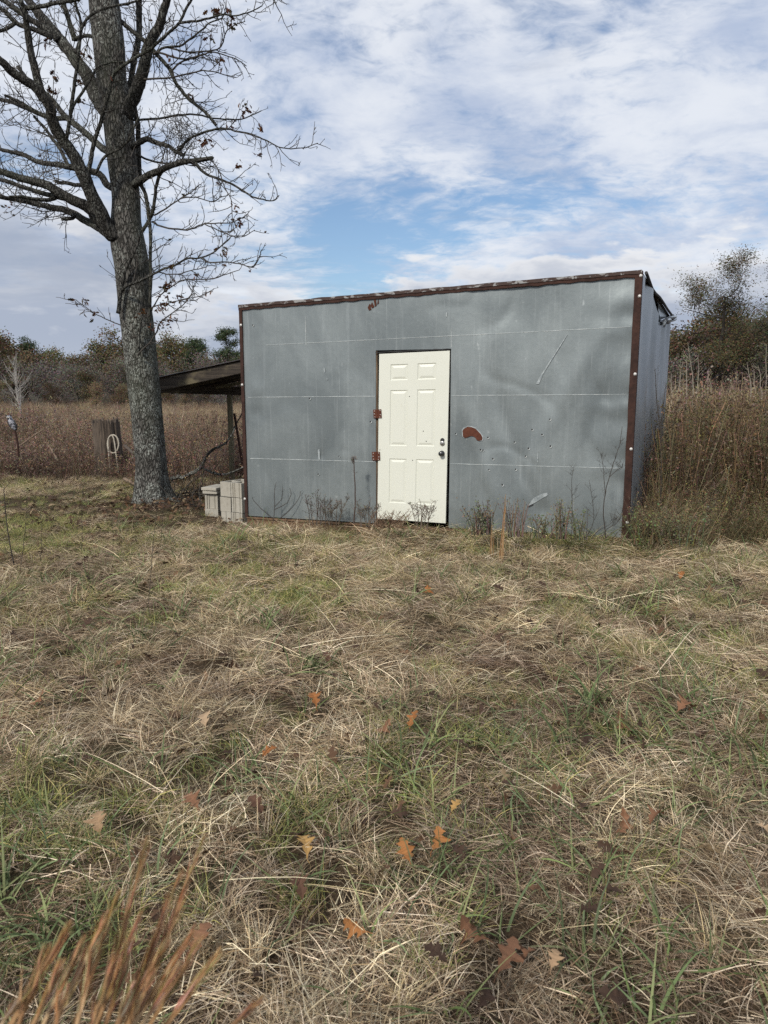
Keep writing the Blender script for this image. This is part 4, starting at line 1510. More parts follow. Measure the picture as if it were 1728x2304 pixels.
# ------------------------------------------------------------------ scatter tool (uncountable growth only)
def scatter(name, pts, rot, scl, idx, tint, variants, label, cat='grass'):
    """pts (n,3), rot (n,3) euler, scl (n,), idx (n,), tint (n,3); variants: list of meshes"""
    src = bpy.data.collections.new(name + '_source')
    for i, me in enumerate(variants):
        src.objects.link(bpy.data.objects.new('%s_%02d' % (name, i), me))
    me = bpy.data.meshes.new(name)
    me.from_pydata(np.asarray(pts).tolist(), [], [])
    a = me.attributes.new('rot', 'FLOAT_VECTOR', 'POINT'); a.data.foreach_set('vector', np.asarray(rot, dtype=np.float32).ravel())
    a = me.attributes.new('scl', 'FLOAT', 'POINT'); a.data.foreach_set('value', np.asarray(scl, dtype=np.float32))
    a = me.attributes.new('idx', 'INT', 'POINT'); a.data.foreach_set('value', np.asarray(idx, dtype=np.int32))
    t4 = np.ones((len(pts), 4), dtype=np.float32); t4[:, :3] = tint
    a = me.attributes.new('tint', 'FLOAT_COLOR', 'POINT'); a.data.foreach_set('color', t4.ravel())
    o = bpy.data.objects.new(name, me)
    COL.objects.link(o)
    ng = bpy.data.node_groups.new(name, 'GeometryNodeTree')
    ng.interface.new_socket('Geometry', in_out='INPUT', socket_type='NodeSocketGeometry')
    ng.interface.new_socket('Geometry', in_out='OUTPUT', socket_type='NodeSocketGeometry')
    gi, go = ng.nodes.new('NodeGroupInput'), ng.nodes.new('NodeGroupOutput')
    iop = ng.nodes.new('GeometryNodeInstanceOnPoints')
    ci = ng.nodes.new('GeometryNodeCollectionInfo')
    ci.inputs['Collection'].default_value = src
    ci.inputs['Separate Children'].default_value = True
    ci.inputs['Reset Children'].default_value = True

    def attr(nm, t):
        n = ng.nodes.new('GeometryNodeInputNamedAttribute')
        n.data_type = t
        n.inputs['Name'].default_value = nm
        return n.outputs['Attribute']
    e2r = ng.nodes.new('FunctionNodeEulerToRotation')
    L = ng.links.new
    L(gi.outputs[0], iop.inputs['Points'])
    L(ci.outputs[0], iop.inputs['Instance'])
    iop.inputs['Pick Instance'].default_value = True
    L(attr('idx', 'INT'), iop.inputs['Instance Index'])
    L(attr('rot', 'FLOAT_VECTOR'), e2r.inputs[0])
    L(e2r.outputs[0], iop.inputs['Rotation'])
    L(attr('scl', 'FLOAT'), iop.inputs['Scale'])
    L(iop.outputs[0], go.inputs[0])
    md = o.modifiers.new('scatter', 'NODES')
    md.node_group = ng
    return tag(o, label, cat, None, 'stuff')


def blade_mesh(name, seed, n, Rb, Lr, e0r, e1r, wr, cols, lean=None, spread=3.14, z0=0.0, seg=4, mat=None, bend=.45):
    """clump of n curved ribbons; e0/e1: elevation angle in degrees at the root and at the tip"""
    g = np.random.default_rng(seed)
    r_ = Rb * np.sqrt(g.random(n)); th = g.random(n) * 6.283
    P = np.stack([r_ * np.cos(th), r_ * np.sin(th), g.random(n) * z0], 1)
    az = (lean if lean is not None else 0) + (g.random(n) * 2 - 1) * spread
    L = g.uniform(Lr[0], Lr[1], n); e0 = np.radians(g.uniform(e0r[0], e0r[1], n)); e1 = np.radians(g.uniform(e1r[0], e1r[1], n))
    W = g.uniform(wr[0], wr[1], n)
    bend = g.normal(0, bend, n)
    kink = g.normal(0, .35, n) * (g.random(n) < .45)
    kat = g.integers(1, max(2, seg), n)
    C = np.array(cols)[g.integers(0, len(cols), n)] * g.uniform(0.72, 1.28, (n, 1))
    roll = g.uniform(-1.2, 1.2, n)
    V = np.zeros((n, (seg + 1) * 2, 3))
    p = P.copy()
    for k in range(seg + 1):
        t = k / seg
        e = e0 + (e1 - e0) * t
        a = az + bend * t + kink * (k >= kat)
        d = np.stack([np.cos(e) * np.cos(a), np.cos(e) * np.sin(a), np.sin(e)], 1)
        side = np.stack([-np.sin(a), np.cos(a), np.zeros(n)], 1)
        upv = np.cross(d, side)
        sv = side * np.cos(roll)[:, None] + upv * np.sin(roll)[:, None]
        w = (W * (1 - 0.85 * t ** 1.6) * 0.5)[:, None]
        V[:, k * 2] = p - sv * w
        V[:, k * 2 + 1] = p + sv * w
        p = p + d * (L / seg)[:, None]
        p[:, 2] = np.maximum(p[:, 2], 0.004 + 0.01 * g.random(n))
    m = (seg + 1) * 2
    base = (np.arange(n) * m)[:, None]
    F = []
    for k in range(seg):
        F.append(base + np.array([[k * 2, k * 2 + 1, k * 2 + 3, k * 2 + 2]]))
    F = np.concatenate(F, 0)
    me = bpy.data.meshes.new(name)
    me.from_pydata(V.reshape(-1, 3).tolist(), [], F.tolist())
    ca = me.color_attributes.new('Col', 'FLOAT_COLOR', 'POINT')
    arr = np.ones((n * m, 4), dtype=np.float32)
    arr[:, :3] = np.repeat(C, m, axis=0)
    ca.data.foreach_set('color', arr.ravel())
    me.materials.append(mat or M['grass'])
    return me


STRAW = [(.50, .39, .235), (.64, .525, .345), (.38, .285, .17), (.44, .37, .255), (.25, .18, .105), (.78, .67, .47), (.115, .080, .050), (.56, .485, .345), (.19, .135, .08), (.40, .30, .20)]
BROWN = [(.27, .195, .125), (.35, .265, .175), (.15, .105, .066), (.46, .365, .25), (.085, .058, .038), (.56, .46, .33), (.20, .13, .08)]
YGREEN = [(.24, .25, .075), (.32, .30, .10), (.17, .20, .06), (.38, .33, .13), (.11, .14, .045), (.44, .36, .18), (.14, .17, .07)]
GREEN = [(.125, .165, .060), (.155, .195, .080), (.10, .135, .055), (.20, .22, .10), (.13, .17, .08)]


def value_noise(x, y, s, seed):
    return np.array([mnoise.fractal(Vector((a * s, b * s, seed)), 1.0, 2.0, 4) for a, b in zip(x, y)])


def build_grass():
    V = []
    for i in range(7):   # matted straw
        V.append(blade_mesh('straw_mat', 100 + i, 150, 0.16, (.06, .25), (0, 30), (-22, 10), (.0016, .0036), STRAW, lean=0, spread=3.1 if i % 3 else 1.3, z0=.045, bend=.25))
    for i in range(4):   # thin grey-brown mat
        V.append(blade_mesh('brown_mat', 120 + i, 130, 0.16, (.05, .19), (0, 35), (-25, 12), (.0016, .0036), BROWN, lean=0, spread=3.1, z0=.030, bend=.25))
    for i in range(3):   # standing straw tuft
        V.append(blade_mesh('straw_tuft', 130 + i, 55, 0.05, (.08, .24), (25, 85), (-35, 45), (.0018, .0034), STRAW, lean=0, spread=2.6, bend=.3))
    for i in range(3):   # fine yellow-green
        V.append(blade_mesh('pale_green_tuft', 140 + i, 75, 0.09, (.06, .19), (15, 80), (-25, 40), (.0018, .0036), YGREEN, lean=0, spread=3.0, bend=.3))
    for i in range(3):   # broad green blades
        V.append(blade_mesh('green_tuft', 150 + i, 9, 0.07, (.12, .32), (20, 80), (-25, 40), (.0060, .0115), GREEN, lean=0, spread=2.6, seg=6))
    for i in range(2):   # long loose straws
        V.append(blade_mesh('straw_stalks', 160 + i, 6, 0.12, (.30, .65), (2, 22), (-10, 8), (.0022, .0038), [(.70, .58, .37), (.60, .48, .29), (.76, .66, .46)], lean=0, spread=3.1, seg=6, z0=.07, bend=.15))
    g = np.random.default_rng(3)

    def region(y0, y1, dens, kx=0.62, pad=0.9):
        area_w = 2 * (kx * y1 + pad)
        n = int(area_w * (y1 - y0) * dens)
        x = g.uniform(-1, 1, n) * (kx * y1 + pad)
        y = g.uniform(y0, y1, n)
        k = np.abs(x) < kx * y + pad
        return x[k], y[k]
    xs, ys, sc = [], [], []
    for (a, b, dn, s0) in ((0.7, 2.6, 130, .80), (2.6, 4.5, 105, .90), (4.5, 7.0, 80, 1.0), (7.0, 10.0, 64, 1.05), (10.0, 14.5, 44, 1.05)):
        x, y = region(a, b, dn)
        xs.append(x); ys.append(y); sc.append(np.full(len(x), s0))
    q = g.uniform(1.9, FW + .3, 330); o_ = np.abs(g.normal(.10, .16, 330)) + .04
    xs.append(A.x + FD.x * q + FN.x * o_); ys.append(A.y + FD.y * q + FN.y * o_); sc.append(np.full(330, 1.35))
    x, y, s = np.concatenate(xs), np.concatenate(ys), np.concatenate(sc)
    # nothing grows inside the shed or the trunk
    rel = np.stack([x - A.x, y - A.y], 1)
    det = FD.x * SD.y - FD.y * SD.x
    u = (rel[:, 0] * SD.y - rel[:, 1] * SD.x) / det
    v = (rel[:, 1] * FD.x - rel[:, 0] * FD.y) / det
    inside = (u > -0.05) & (u < FW + 0.05) & (v > -0.03) & (v < DEPTH + .1)
    tb = at(345, 1130, TREE_Y)
    dt = np.hypot(x - tb.x, y - tb.y)
    keep = ~inside & (dt > 0.40)
    # thin, trodden leaf litter round the tree and blocks
    litter = np.exp(-((x + 3.0) / 1.5) ** 2 - ((y - 11.2) / 1.5) ** 2) + 0.7 * np.exp(-((x + 1.9) / .55) ** 2 - ((y - 9.5) / .5) ** 2)
    keep &= g.random(len(x)) > litter * 0.8
    hole = value_noise(x, y, 2.6, 71.0)
    keep &= ~((hole > .47) & (g.random(len(x)) < .75))
    x, y, s, litter = x[keep], y[keep], s[keep], litter[keep]
    n = len(x)
    n1 = value_noise(x, y, 0.55, 2.0)
    n2 = value_noise(x, y, 1.25, 9.0)
    n3 = value_noise(x, y, 0.35, 31.0)
    greenzone = np.clip(np.exp(-((x + 5.3) / 2.6) ** 2 - ((y - 10.6) / 2.3) ** 2) * 1.25, 0, 1)
    pg = np.clip(0.06 + 0.40 * np.clip(n1 * 2.2 - .15, 0, 1) + 0.46 * greenzone + 0.10 * (y > 5.2) * (y < 8.2), 0, .85) * np.clip(.45 + (y - 2.2) / 5, .5, 1)      # fine green
    pb = np.clip(0.32 + 0.65 * np.clip(n3 * 1.9 + .15, 0, 1) + .5 * litter, 0, .85)                                       # brown mat
    gb = np.clip(0.075 + 0.34 * np.clip(n2 * 2.0, 0, 1) * (y < 6.5) + .10 * (y < 4.0) * (x > .2), 0, .42)                # broad blades
    r_ = g.random(n)
    idx = np.zeros(n, int)
    isg = r_ < pg
    isb = ~isg & (g.random(n) < pb)
    isw = ~isg & ~isb & (g.random(n) < gb * 2.2)
    ist = ~isg & ~isb & ~isw & (g.random(n) < 0.40)
    isl = ~isg & ~isb & ~isw & ~ist & (g.random(n) < 0.13)
    oth = ~(isg | isb | isw | ist | isl)
    idx[oth] = g.integers(0, 7, oth.sum()); idx[isb] = g.integers(7, 11, isb.sum()); idx[ist] = g.integers(11, 14, ist.sum())
    idx[isg] = g.integers(14, 17, isg.sum()); idx[isw] = g.integers(17, 20, isw.sum()); idx[isl] = g.integers(20, 22, isl.sum())
    lean = 0.8 + 2.2 * value_noise(x, y, 0.7, 55.0) * 2.0 + g.normal(0, 0.8, n)
    free = g.random(n) < .5
    lean[free] = g.uniform(0, 6.28, free.sum())
    rot = np.stack([g.normal(0, .10, n), g.normal(0, .10, n), lean], 1)
    S = s * g.uniform(.75, 1.25, n) * (1 - .45 * np.clip(litter, 0, 1)) * (1 - 0.25 * greenzone)
    # longer ungrazed growth against the front of the shed
    dfront = (x - A.x) * FN.x + (y - A.y) * FN.y
    S *= 1 + 0.15 * np.exp(-((dfront - .2) / .35) ** 2) * (x > -1.2)
    z = hgt(x, y) - 0.004
    b = g.uniform(.80, 1.62, n) + 0.20 * np.clip(n1, -1, 1) - .16 * np.clip(n2 * 1.5, 0, 1)
    tint = np.stack([b, b * g.uniform(.95, 1.02, n), b * g.uniform(.90, 1.04, n)], 1)
    scatter('meadow_grass', np.stack([x, y, z], 1), rot, S, idx, tint, V, 'matted straw-coloured grass with green tufts covering the ground')
    print('grass instances', n)


build_grass()


# ------------------------------------------------------------------ weeds of the old field
def weed_mesh(name, seed, n, Rb, Hr, cols, headcols, heads=10, hs=(.012, .03), lean=12, wr=(.003, .006), leafy=0):
    g = random.Random(seed)
    mb = MB()
    for i in range(n):
        r_, th = Rb * math.sqrt(g.random()), g.random() * 6.283
        p = Vector((r_ * math.cos(th), r_ * math.sin(th), 0))
        H = g.uniform(*Hr)
        d = Vector((math.sin(R(g.gauss(0, lean))), math.sin(R(g.gauss(0, lean))), 1)).normalized()
        c = [k * g.uniform(.75, 1.25) for k in g.choice(cols)]
        w = g.uniform(*wr)
        pts = [p]
        for k in range(4):
            d = (d + Vector((g.gauss(0, .10), g.gauss(0, .10), 0.02))).normalized()
            pts.append(pts[-1] + d * (H / 4))
        side = Vector((g.gauss(0, 1), g.gauss(0, 1), 0)).normalized()
        vs = []
        for k, q in enumerate(pts):
            ww = w * (1 - .6 * k / 4) / 2
            vs += [q - side * ww, q + side * ww]
        mb.add(vs, [(2 * k, 2 * k + 1, 2 * k + 3, 2 * k + 2) for k in range(4)], c)
        hc = g.choice(headcols)
        for j in range(heads):
            t = 1 - 0.42 * g.random() ** 1.5
            kk = min(3, int(t * 4))
            q = pts[kk].lerp(pts[kk + 1], t * 4 - kk)
            a = g.random() * 6.283
            o = Vector((math.cos(a), math.sin(a), g.uniform(.2, 1.2))).normalized()
            L = g.uniform(.04, .14) * H * 1.1 * (1.25 - t * .6)
            e = q + o * L
            s2 = Vector((-o.y, o.x, 0)).normalized()
            cc = [k * g.uniform(.7, 1.3) for k in hc]
            mb.add([q - s2 * .0014, q + s2 * .0014, e], [(0, 1, 2)], c)
            for m in range(2):
                h = g.uniform(*hs)
                f = q.lerp(e, .55 + .45 * m) + Vector((g.gauss(0, h * .5), g.gauss(0, h * .5), g.gauss(0, h * .5)))
                n1 = Vector((g.gauss(0, 1), g.gauss(0, 1), g.gauss(0, 1))).normalized()
                n2 = n1.orthogonal().normalized()
                mb.add([f - n1 * h * .5, f + n2 * h * .4, f + n1 * h * .6, f - n2 * h * .4], [(0, 1, 2, 3)], cc)
        for j in range(leafy):
            t = g.uniform(.08, .85)
            kk = min(3, int(t * 4))
            q = pts[kk].lerp(pts[kk + 1], t * 4 - kk)
            a = g.random() * 6.283
            o = Vector((math.cos(a), math.sin(a), g.uniform(-1.2, .5))).normalized()
            s2 = o.orthogonal().normalized() * g.uniform(.003, .007)
            L = g.uniform(.03, .09)
            cc = [k * g.uniform(.6, 1.2) for k in g.choice(headcols)]
            mb.add([q, q + o * L * .5 - s2, q + o * L, q + o * L * .5 + s2], [(0, 1, 2, 3)], cc)
    return mb.mesh(name, M['field'])


FB = [(.175, .122, .084), (.235, .170, .118), (.115, .080, .058), (.31, .235, .165)]
FH = [(.18, .120, .084), (.25, .175, .120), (.125, .085, .062), (.30, .225, .16)]
DK = [(.085, .055, .042), (.11, .070, .052), (.065, .042, .034), (.15, .10, .07)]
PALE = [(.42, .34, .21), (.50, .42, .27), (.36, .28, .17)]
OLV = [(.115, .105, .050), (.15, .13, .065), (.085, .080, .040), (.17, .125, .075)]


def build_field():
    g = np.random.default_rng(8)
    V = [weed_mesh('field_weeds', 200 + i, 60, .42, (.35, .85), FB, FH, 4, (.014, .030), 14) for i in range(4)]
    V += [weed_mesh('dark_weeds', 210 + i, 40, .40, (.20, .60), DK, DK + FB, 5, (.015, .03), 24) for i in range(3)]
    V += [blade_mesh('pale_field_grass', 220 + i, 120, .35, (.35, .80), (60, 88), (20, 80), (.004, .009), PALE, spread=3.1, mat=M['field']) for i in range(2)]
    xs, ys, ss = [], [], []
    for (a, b, dn, sc) in ((12.6, 18, 11, .9), (18, 28, 6, 1.05), (28, 45, 2.2, 1.35), (45, 75, .75, 2.0), (75, 125, .28, 2.6)):
        kx = .60
        W = kx * b + 1.5
        n = int(2 * W * (b - a) * dn)
        x, y = g.uniform(-W, W, n), g.uniform(a, b, n)
        k = (np.abs(x) < kx * y + 1.5)
        xs.append(x[k]); ys.append(y[k]); ss.append(np.full(k.sum(), sc))
    x, y, s = map(np.concatenate, (xs, ys, ss))
    # not in the shed, nor right behind it where nothing shows
    rel = np.stack([x - A.x, y - A.y], 1)
    det = FD.x * SD.y - FD.y * SD.x
    u = (rel[:, 0] * SD.y - rel[:, 1] * SD.x) / det
    v = (rel[:, 1] * FD.x - rel[:, 0] * FD.y) / det
    keep = ~((u > -0.25) & (u < FW + .1) & (v > -.2) & (v < DEPTH + .3))
    # near left stays open lawn until the weeds begin
    edge = 14.6 - 1.3 * np.clip((x + 6) / 4, 0, 1) + 0.8 * value_noise(x, y, .5, 4.)
    keep &= ~((x < 2) & (y < edge) & (g.random(len(x)) > np.where(y > edge - 1.3, .38, .07)))
    keep &= np.hypot(x + 3.5, y - 11.45) > .8
    x, y, s = x[keep], y[keep], s[keep]
    n = len(x)
    idx = g.integers(0, 4, n)
    q = value_noise(x, y, .10, 7.)
    dark = (x < 3) & (y < 17.5) & (g.random(n) < .75)
    idx[dark] = g.integers(4, 7, dark.sum())
    pale = (~dark) & (((x > 3) & (g.random(n) < .62)) | ((x < 3) & (q > np.where(y > 28, -.05, .12)) & (g.random(n) < np.where(y > 28, .6, .45))))
    idx[pale] = g.integers(7, 9, pale.sum())
    S = s * g.uniform(.6, 1.2, n) * (1 + .75 * np.clip(value_noise(x, y, .16, 3.), -.6, 1)) * (1 + .5 * (g.random(n) < .05))
    S[(x < 3) & (y > 30)] *= .45
    S[(x < 3) & (y > 75)] *= .8
    S[(x > 3)] *= 1.0 + .35 * ((y[x > 3]) < 30)
    b = g.uniform(.75, 1.2, n)
    tint = np.stack([b, b * g.uniform(.93, 1.03, n), b * g.uniform(.88, 1.05, n)], 1)
    z = hgt(x, y) * np.clip(1 - (np.hypot(x, y - 8) - 20) / 20, 0, 1) - .01
    scatter('field_weeds', np.stack([x, y, z], 1), np.stack([g.normal(0, .06, n), g.normal(0, .06, n), g.uniform(0, 6.28, n)], 1), S, idx, tint, V,
            'brown dead weeds filling the old field behind the shed', 'weeds')
    # the tall thicket along the right side of the shed
    V = [weed_mesh('tall_weeds', 240 + i, 17, .30, (.9, 1.62), [(.24, .18, .115), (.34, .265, .17), (.13, .092, .060), (.20, .145, .085)], [(.17, .12, .078), (.24, .175, .11), (.105, .072, .048), (.15, .125, .062)], 7, (.014, .030), 9, (.007, .014), 9) for i in range(5)]
    V += [weed_mesh('olive_weeds', 250 + i, 24, .30, (.4, 1.1), FB + PALE, [tuple(1.5 * k for k in c) for c in OLV], 6, (.012, .026), 12, (.003, .006), 26) for i in range(3)]
    V += [blade_mesh('thicket_grass', 260 + i, 90, .25, (.45, 1.1), (55, 88), (5, 70), (.003, .007), PALE + FB, spread=3.1, mat=M['field'], seg=5) for i in range(2)]
    n = 2400
    y = 7.3 + 15 * g.random(n) ** 1.6
    side = B.x + (y - B.y) * (SD.x / SD.y)
    x = side + .18 + (0.66 * y + 1.6 - side) * g.random(n)
    # the near edge of the thicket steps back towards the right and fades into the lawn
    near = 7.75 + .35 * np.sin(x * 1.9) + .10 * (x - 3)
    keep = (y > near) & (x > side + .15)
    x, y = x[keep], y[keep]
    n = len(x)
    depth = y - (7.75 + .35 * np.sin(x * 1.9) + .10 * (x - 3))
    idx = g.integers(0, 5, n)
    r_ = g.random(n)
    lo = (depth < .75) & (r_ < .75)
    idx[lo] = g.integers(5, 8, lo.sum())
    gr = (~lo) & (r_ > .80)
    idx[gr] = g.integers(8, 10, gr.sum())
    S = np.clip(.50 + .42 * depth, .45, 1.0) * g.uniform(.68, 1.14, n)
    b = g.uniform(.40, 1.30, n)
    tint = np.stack([b, b * g.uniform(.93, 1.04, n), b * g.uniform(.80, 1.02, n)], 1)
    scatter('tall_weed_thicket', np.stack([x, y, hgt(x, y) - .01], 1), np.stack([g.normal(0, .05, n), g.normal(0, .05, n), g.uniform(0, 6.28, n)], 1), S, idx, tint, V,
            'chest-high thicket of brown and olive weeds along the right side of the shed', 'weeds')


build_field()


# ------------------------------------------------------------------ trees of the far wood
def far_tree(name, seed, H, W, nleaf, lsize, cols, trunk_col=(.075, .065, .055), clear=.25, sub=3, twigs=True, rise=.55, puff=.35):
    g = random.Random(seed)
    mw, ml = MB(), MB()
    tips = []

    def br(p, d, L, r_, lev):
        pts = [p]
        for k in range(4):
            d = (d + Vector((g.gauss(0, .16), g.gauss(0, .16), g.gauss(.05, .08)))).normalized()
            pts.append(pts[-1] + d * (L / 4))
        mw.tube(pts, [r_ * (1 - .65 * k / 4) for k in range(5)], 4 if lev else 6, trunk_col, cap=False)
        if lev >= sub:
            tips.extend(pts[2:])
            return
        n = (7, 4, 3)[min(lev, 2)]
        for c in range(n):
            t = clear + (1 - clear) * (c + g.random()) / n if lev == 0 else .25 + .75 * g.random()
            k = min(3, int(t * 4))
            q = pts[k].lerp(pts[k + 1], t * 4 - k)
            a = g.random() * 6.283
            o = Vector((math.cos(a), math.sin(a), g.uniform(.1, 1.0) * rise * 1.6)).normalized()
            l2 = (W * .5 * g.uniform(.65, 1.05) * (1.15 - .55 * t)) if lev == 0 else L * g.uniform(.45, .7)
            br(q, o if lev == 0 else (o + d * .5).normalized(), l2, r_ * .45 * (1.1 - .5 * t), lev + 1)
        tips.append(pts[-1])
    br(Vector((0, 0, -.2)), Vector((g.gauss(0, .03), g.gauss(0, .03), 1)), H * .93, H * .017 + .03, 0)
    for i in range(nleaf):
        p = g.choice(tips)
        f = p + Vector((g.gauss(0, puff), g.gauss(0, puff), g.gauss(0, puff * .8)))
        if f.z < .2: f.z = .2 + g.random()
        h = lsize * g.uniform(.6, 1.4)
        n1 = Vector((g.gauss(0, 1), g.gauss(0, 1), g.gauss(0, .7))).normalized()
        n2 = n1.orthogonal().normalized()
        c = [k * g.uniform(.65, 1.35) for k in g.choice(cols)]
        ml.add([f - n1 * h * .5, f + n2 * h * .33, f + n1 * h * .5, f - n2 * h * .33], [(0, 1, 2, 3)], c)
    return mw, ml


def join_mb(*ms):
    o = MB()
    for m in ms:
        k = len(o.v)
        o.v += m.v
        o.f += [tuple(i + k for i in f) for f in m.f]
        o.c += m.c
    return o


OLIVE = [(.125, .112, .055), (.16, .135, .062), (.095, .090, .045), (.18, .130, .065)]
RUSSET = [(.165, .115, .068), (.135, .095, .058), (.20, .135, .078), (.11, .085, .055)]
GREYB = [(.150, .130, .108), (.110, .097, .083), (.19, .165, .138)]
DGREEN = [(.050, .070, .034), (.065, .088, .040), (.036, .052, .026), (.085, .100, .045)]


def build_wood():
    g = np.random.default_rng(21)
    V = []
    for i in range(4):
        V.append(join_mb(*far_tree('t', 300 + i, 9.5, 6.5, 2600, .30, RUSSET + OLIVE[:2], clear=.18, puff=.75)).mesh('wood_tree', M['leaf_i']))
    for i in range(3):
        V.append(join_mb(*far_tree('t', 310 + i, 9.8, 6.0, 2800, .30, OLIVE, clear=.18, puff=.75)).mesh('wood_tree', M['leaf_i']))
    for i in range(3):   # grey leafless understorey
        V.append(join_mb(*far_tree('t', 320 + i, 5.0, 4.5, 1500, .16, GREYB, (.095, .085, .074), clear=.04, puff=.55, rise=.9)).mesh('understorey', M['leaf_i']))
    P, Rt, S, I, T = [], [], [], [], []

    def put(px, Y, sc, i, tint=1.0):
        p = at(px, 900, Y)
        P.append((p.x, Y, -.3)); Rt.append((0, 0, g.uniform(0, 6.28))); S.append(sc); I.append(i)
        b = tint * g.uniform(.8, 1.15)
        T.append((b, b * g.uniform(.95, 1.04), b * g.uniform(.9, 1.05)))
    # left of the shed, beyond the field
    for k in range(70):
        px = -140 + 720 * (k + g.random()) / 70
        h = .92 + .13 * math.sin(px * .021 + 1.2) + g.normal(0, .05)
        if 250 < px < 460: h *= 1.10
        if px > 460: h *= .93
        if px < 30: h *= 1.10
        put(px, g.uniform(122, 150), h, int(g.integers(0, 7)) if px < 280 else int(g.integers(3, 7)))
    for k in range(150):
        px = -140 + 720 * (k + g.random()) / 150
        put(px, g.uniform(100, 124), g.uniform(.55, 1.35), int(g.integers(7, 10)))
    for k in range(60):
        px = -140 + 720 * (k + g.random()) / 60
        put(px, g.uniform(104, 122), g.uniform(.35, .72), int(g.integers(0, 7)), .9)
    for k in range(46):
        px = -140 + 720 * (k + g.random()) / 46
        put(px, g.uniform(66, 98), g.uniform(.22, .5), int(g.integers(7, 10)) if g.random() < .6 else int(g.integers(0, 4)), 1.0)
    # behind and right of the shed
    for k in range(46):
        px = 580 + 1350 * (k + g.random()) / 46
        if px < 1440:
            put(px, g.uniform(120, 150), .85 + g.normal(0, .04), int(g.integers(0, 7)))
        else:
            put(px, g.uniform(84, 105), .86 + g.normal(0, .05) + .0003 * (px - 1440), int(g.integers(0, 7)))
    for k in range(26):
        px = 1470 + 420 * (k + g.random()) / 26
        put(px, g.uniform(66, 84), .70 + .0010 * (px - 1470) + g.normal(0, .05), int(g.integers(0, 7)), .8)
    for k in range(46):
        px = 1400 + 480 * (k + g.random()) / 46
        put(px, g.uniform(58, 80), g.uniform(.75, 1.05), int(g.integers(7, 10)), 1.0)
    scatter('far_wood', np.array(P), np.array(Rt), np.array(S), np.array(I), np.array(T), V, 'brown and olive autumn wood closing off the field', 'wood')

    # trees of the wood that stand out singly
    def tree(name, px, Y, seed, H, W, nleaf, ls, cols, label, **kw):
        p = at(px, 900, Y)
        mw, ml = far_tree('t', seed, H, W, nleaf, ls, cols, **kw)
        for m in (mw, ml):
            m.v = [(v[0] + p.x, v[1] + Y, v[2] - .2) for v in m.v]
        t = thing(name, (p.x, Y, -.2), label, 'tree', 'single trees at the edge of the wood')
        part('trunk', mw, M['plant'], t)
        if nleaf:
            part('crown', ml, M['leaf'], t, kind='stuff')
    tree('autumn_tree', 1612, 62, 402, 11.0, 9.5, 21000, .125, [(.085, .075, .034), (.115, .090, .040), (.062, .060, .028), (.13, .092, .048)], 'tall olive-leaved tree standing alone just right of the shed', clear=.14, puff=.46, sub=3, trunk_col=(.05, .043, .036))
    tree('autumn_tree', 1735, 60, 405, 12.2, 9.5, 16000, .12, [(.095, .092, .055), (.12, .112, .068), (.072, .072, .046)], 'thin grey-green tree cut by the right edge of the picture', clear=.14, puff=.5, rise=.9, trunk_col=(.05, .043, .036))
    tree('autumn_tree', 1545, 78, 406, 8.2, 5.5, 3000, .17, [(.12, .10, .06), (.16, .12, .075)], 'low brown tree between the shed and the tall olive tree', clear=.15, puff=.5)
    tree('autumn_tree', 1672, 68, 409, 10.6, 8.0, 15000, .13, [(.095, .082, .042), (.075, .068, .036), (.12, .095, .05)], 'brown-green tree filling the gap between the tall olive tree and the picture edge', clear=.12, puff=.5, trunk_col=(.05, .043, .036))
    tree('autumn_tree', 392, 118, 408, 10.4, 7.5, 4200, .25, OLIVE, 'rounded olive-brown tree just right of the oak trunk, above the lean-to roof', clear=.2, puff=.6)
    tree('bare_tree', 1155, 52, 412, 8.6, 4.0, 0, .1, OLIVE, 'bare twiggy treetop showing over the shed roof', clear=.3, puff=.3, rise=1.2)
    # pines
    def pine(px, Y, seed, H, W, label):
        q = random.Random(seed)
        p = at(px, 900, Y)
        mw, ml = MB(), MB()
        mw.tube([Vector((p.x, Y, -.3)), Vector((p.x + .1, Y, H * .5)), Vector((p.x, Y, H))], [.20, .14, .05], 6, (.06, .045, .035))
        for k in range(26):
            t = q.uniform(.42, 1.0)
            a = q.random() * 6.283
            L = W * .5 * (1.15 - .75 * (t - .42) / .58) * q.uniform(.5, 1.0)
            o = Vector((math.cos(a), math.sin(a), .30))
            s0 = Vector((p.x, Y, H * t))
            e = s0 + o * L
            mw.tube([s0, e], [.05, .02], 4, (.06, .045, .035), cap=False)
            for c in range(3):
                ce = s0.lerp(e, .55 + .25 * c) + Vector((q.gauss(0, .25), q.gauss(0, .25), q.gauss(.1, .15)))
                for i in range(80):
                    f = ce + Vector((q.gauss(0, .40), q.gauss(0, .40), q.gauss(0, .24)))
                    h = q.uniform(.16, .34)
                    n1 = Vector((q.gauss(0, 1), q.gauss(0, 1), q.gauss(.4, .7))).normalized()
                    n2 = n1.orthogonal().normalized()
                    ml.add([f - n1 * h * .5, f + n2 * h * .2, f + n1 * h * .5, f - n2 * h * .2], [(0, 1, 2, 3)], [v * q.uniform(.7, 1.3) for v in q.choice(DGREEN)])
        t = thing('pine_tree', (p.x, Y, -.3), label, 'tree', 'single trees at the edge of the wood')
        part('trunk', mw, M['plant'], t)
        part('crown', ml, M['leaf'], t, kind='stuff')
    pine(514, 112, 1, 10.6, 5.6, 'round-topped dark green pine beside the shed corner')
    pine(447, 116, 2, 9.8, 6.0, 'dark green pine between the oak trunk and the round-topped pine')
    pine(72, 128, 3, 10.6, 4.2, 'dark pine top above the white bare sapling at far left')

    # bare pale sapling far left
    q = random.Random(77)
    p = at(47, 935, 34)
    t = thing('bare_sapling', (p.x, 34, 0), 'white-barked bare sapling with fanned branches at the left edge of the field', 'tree')
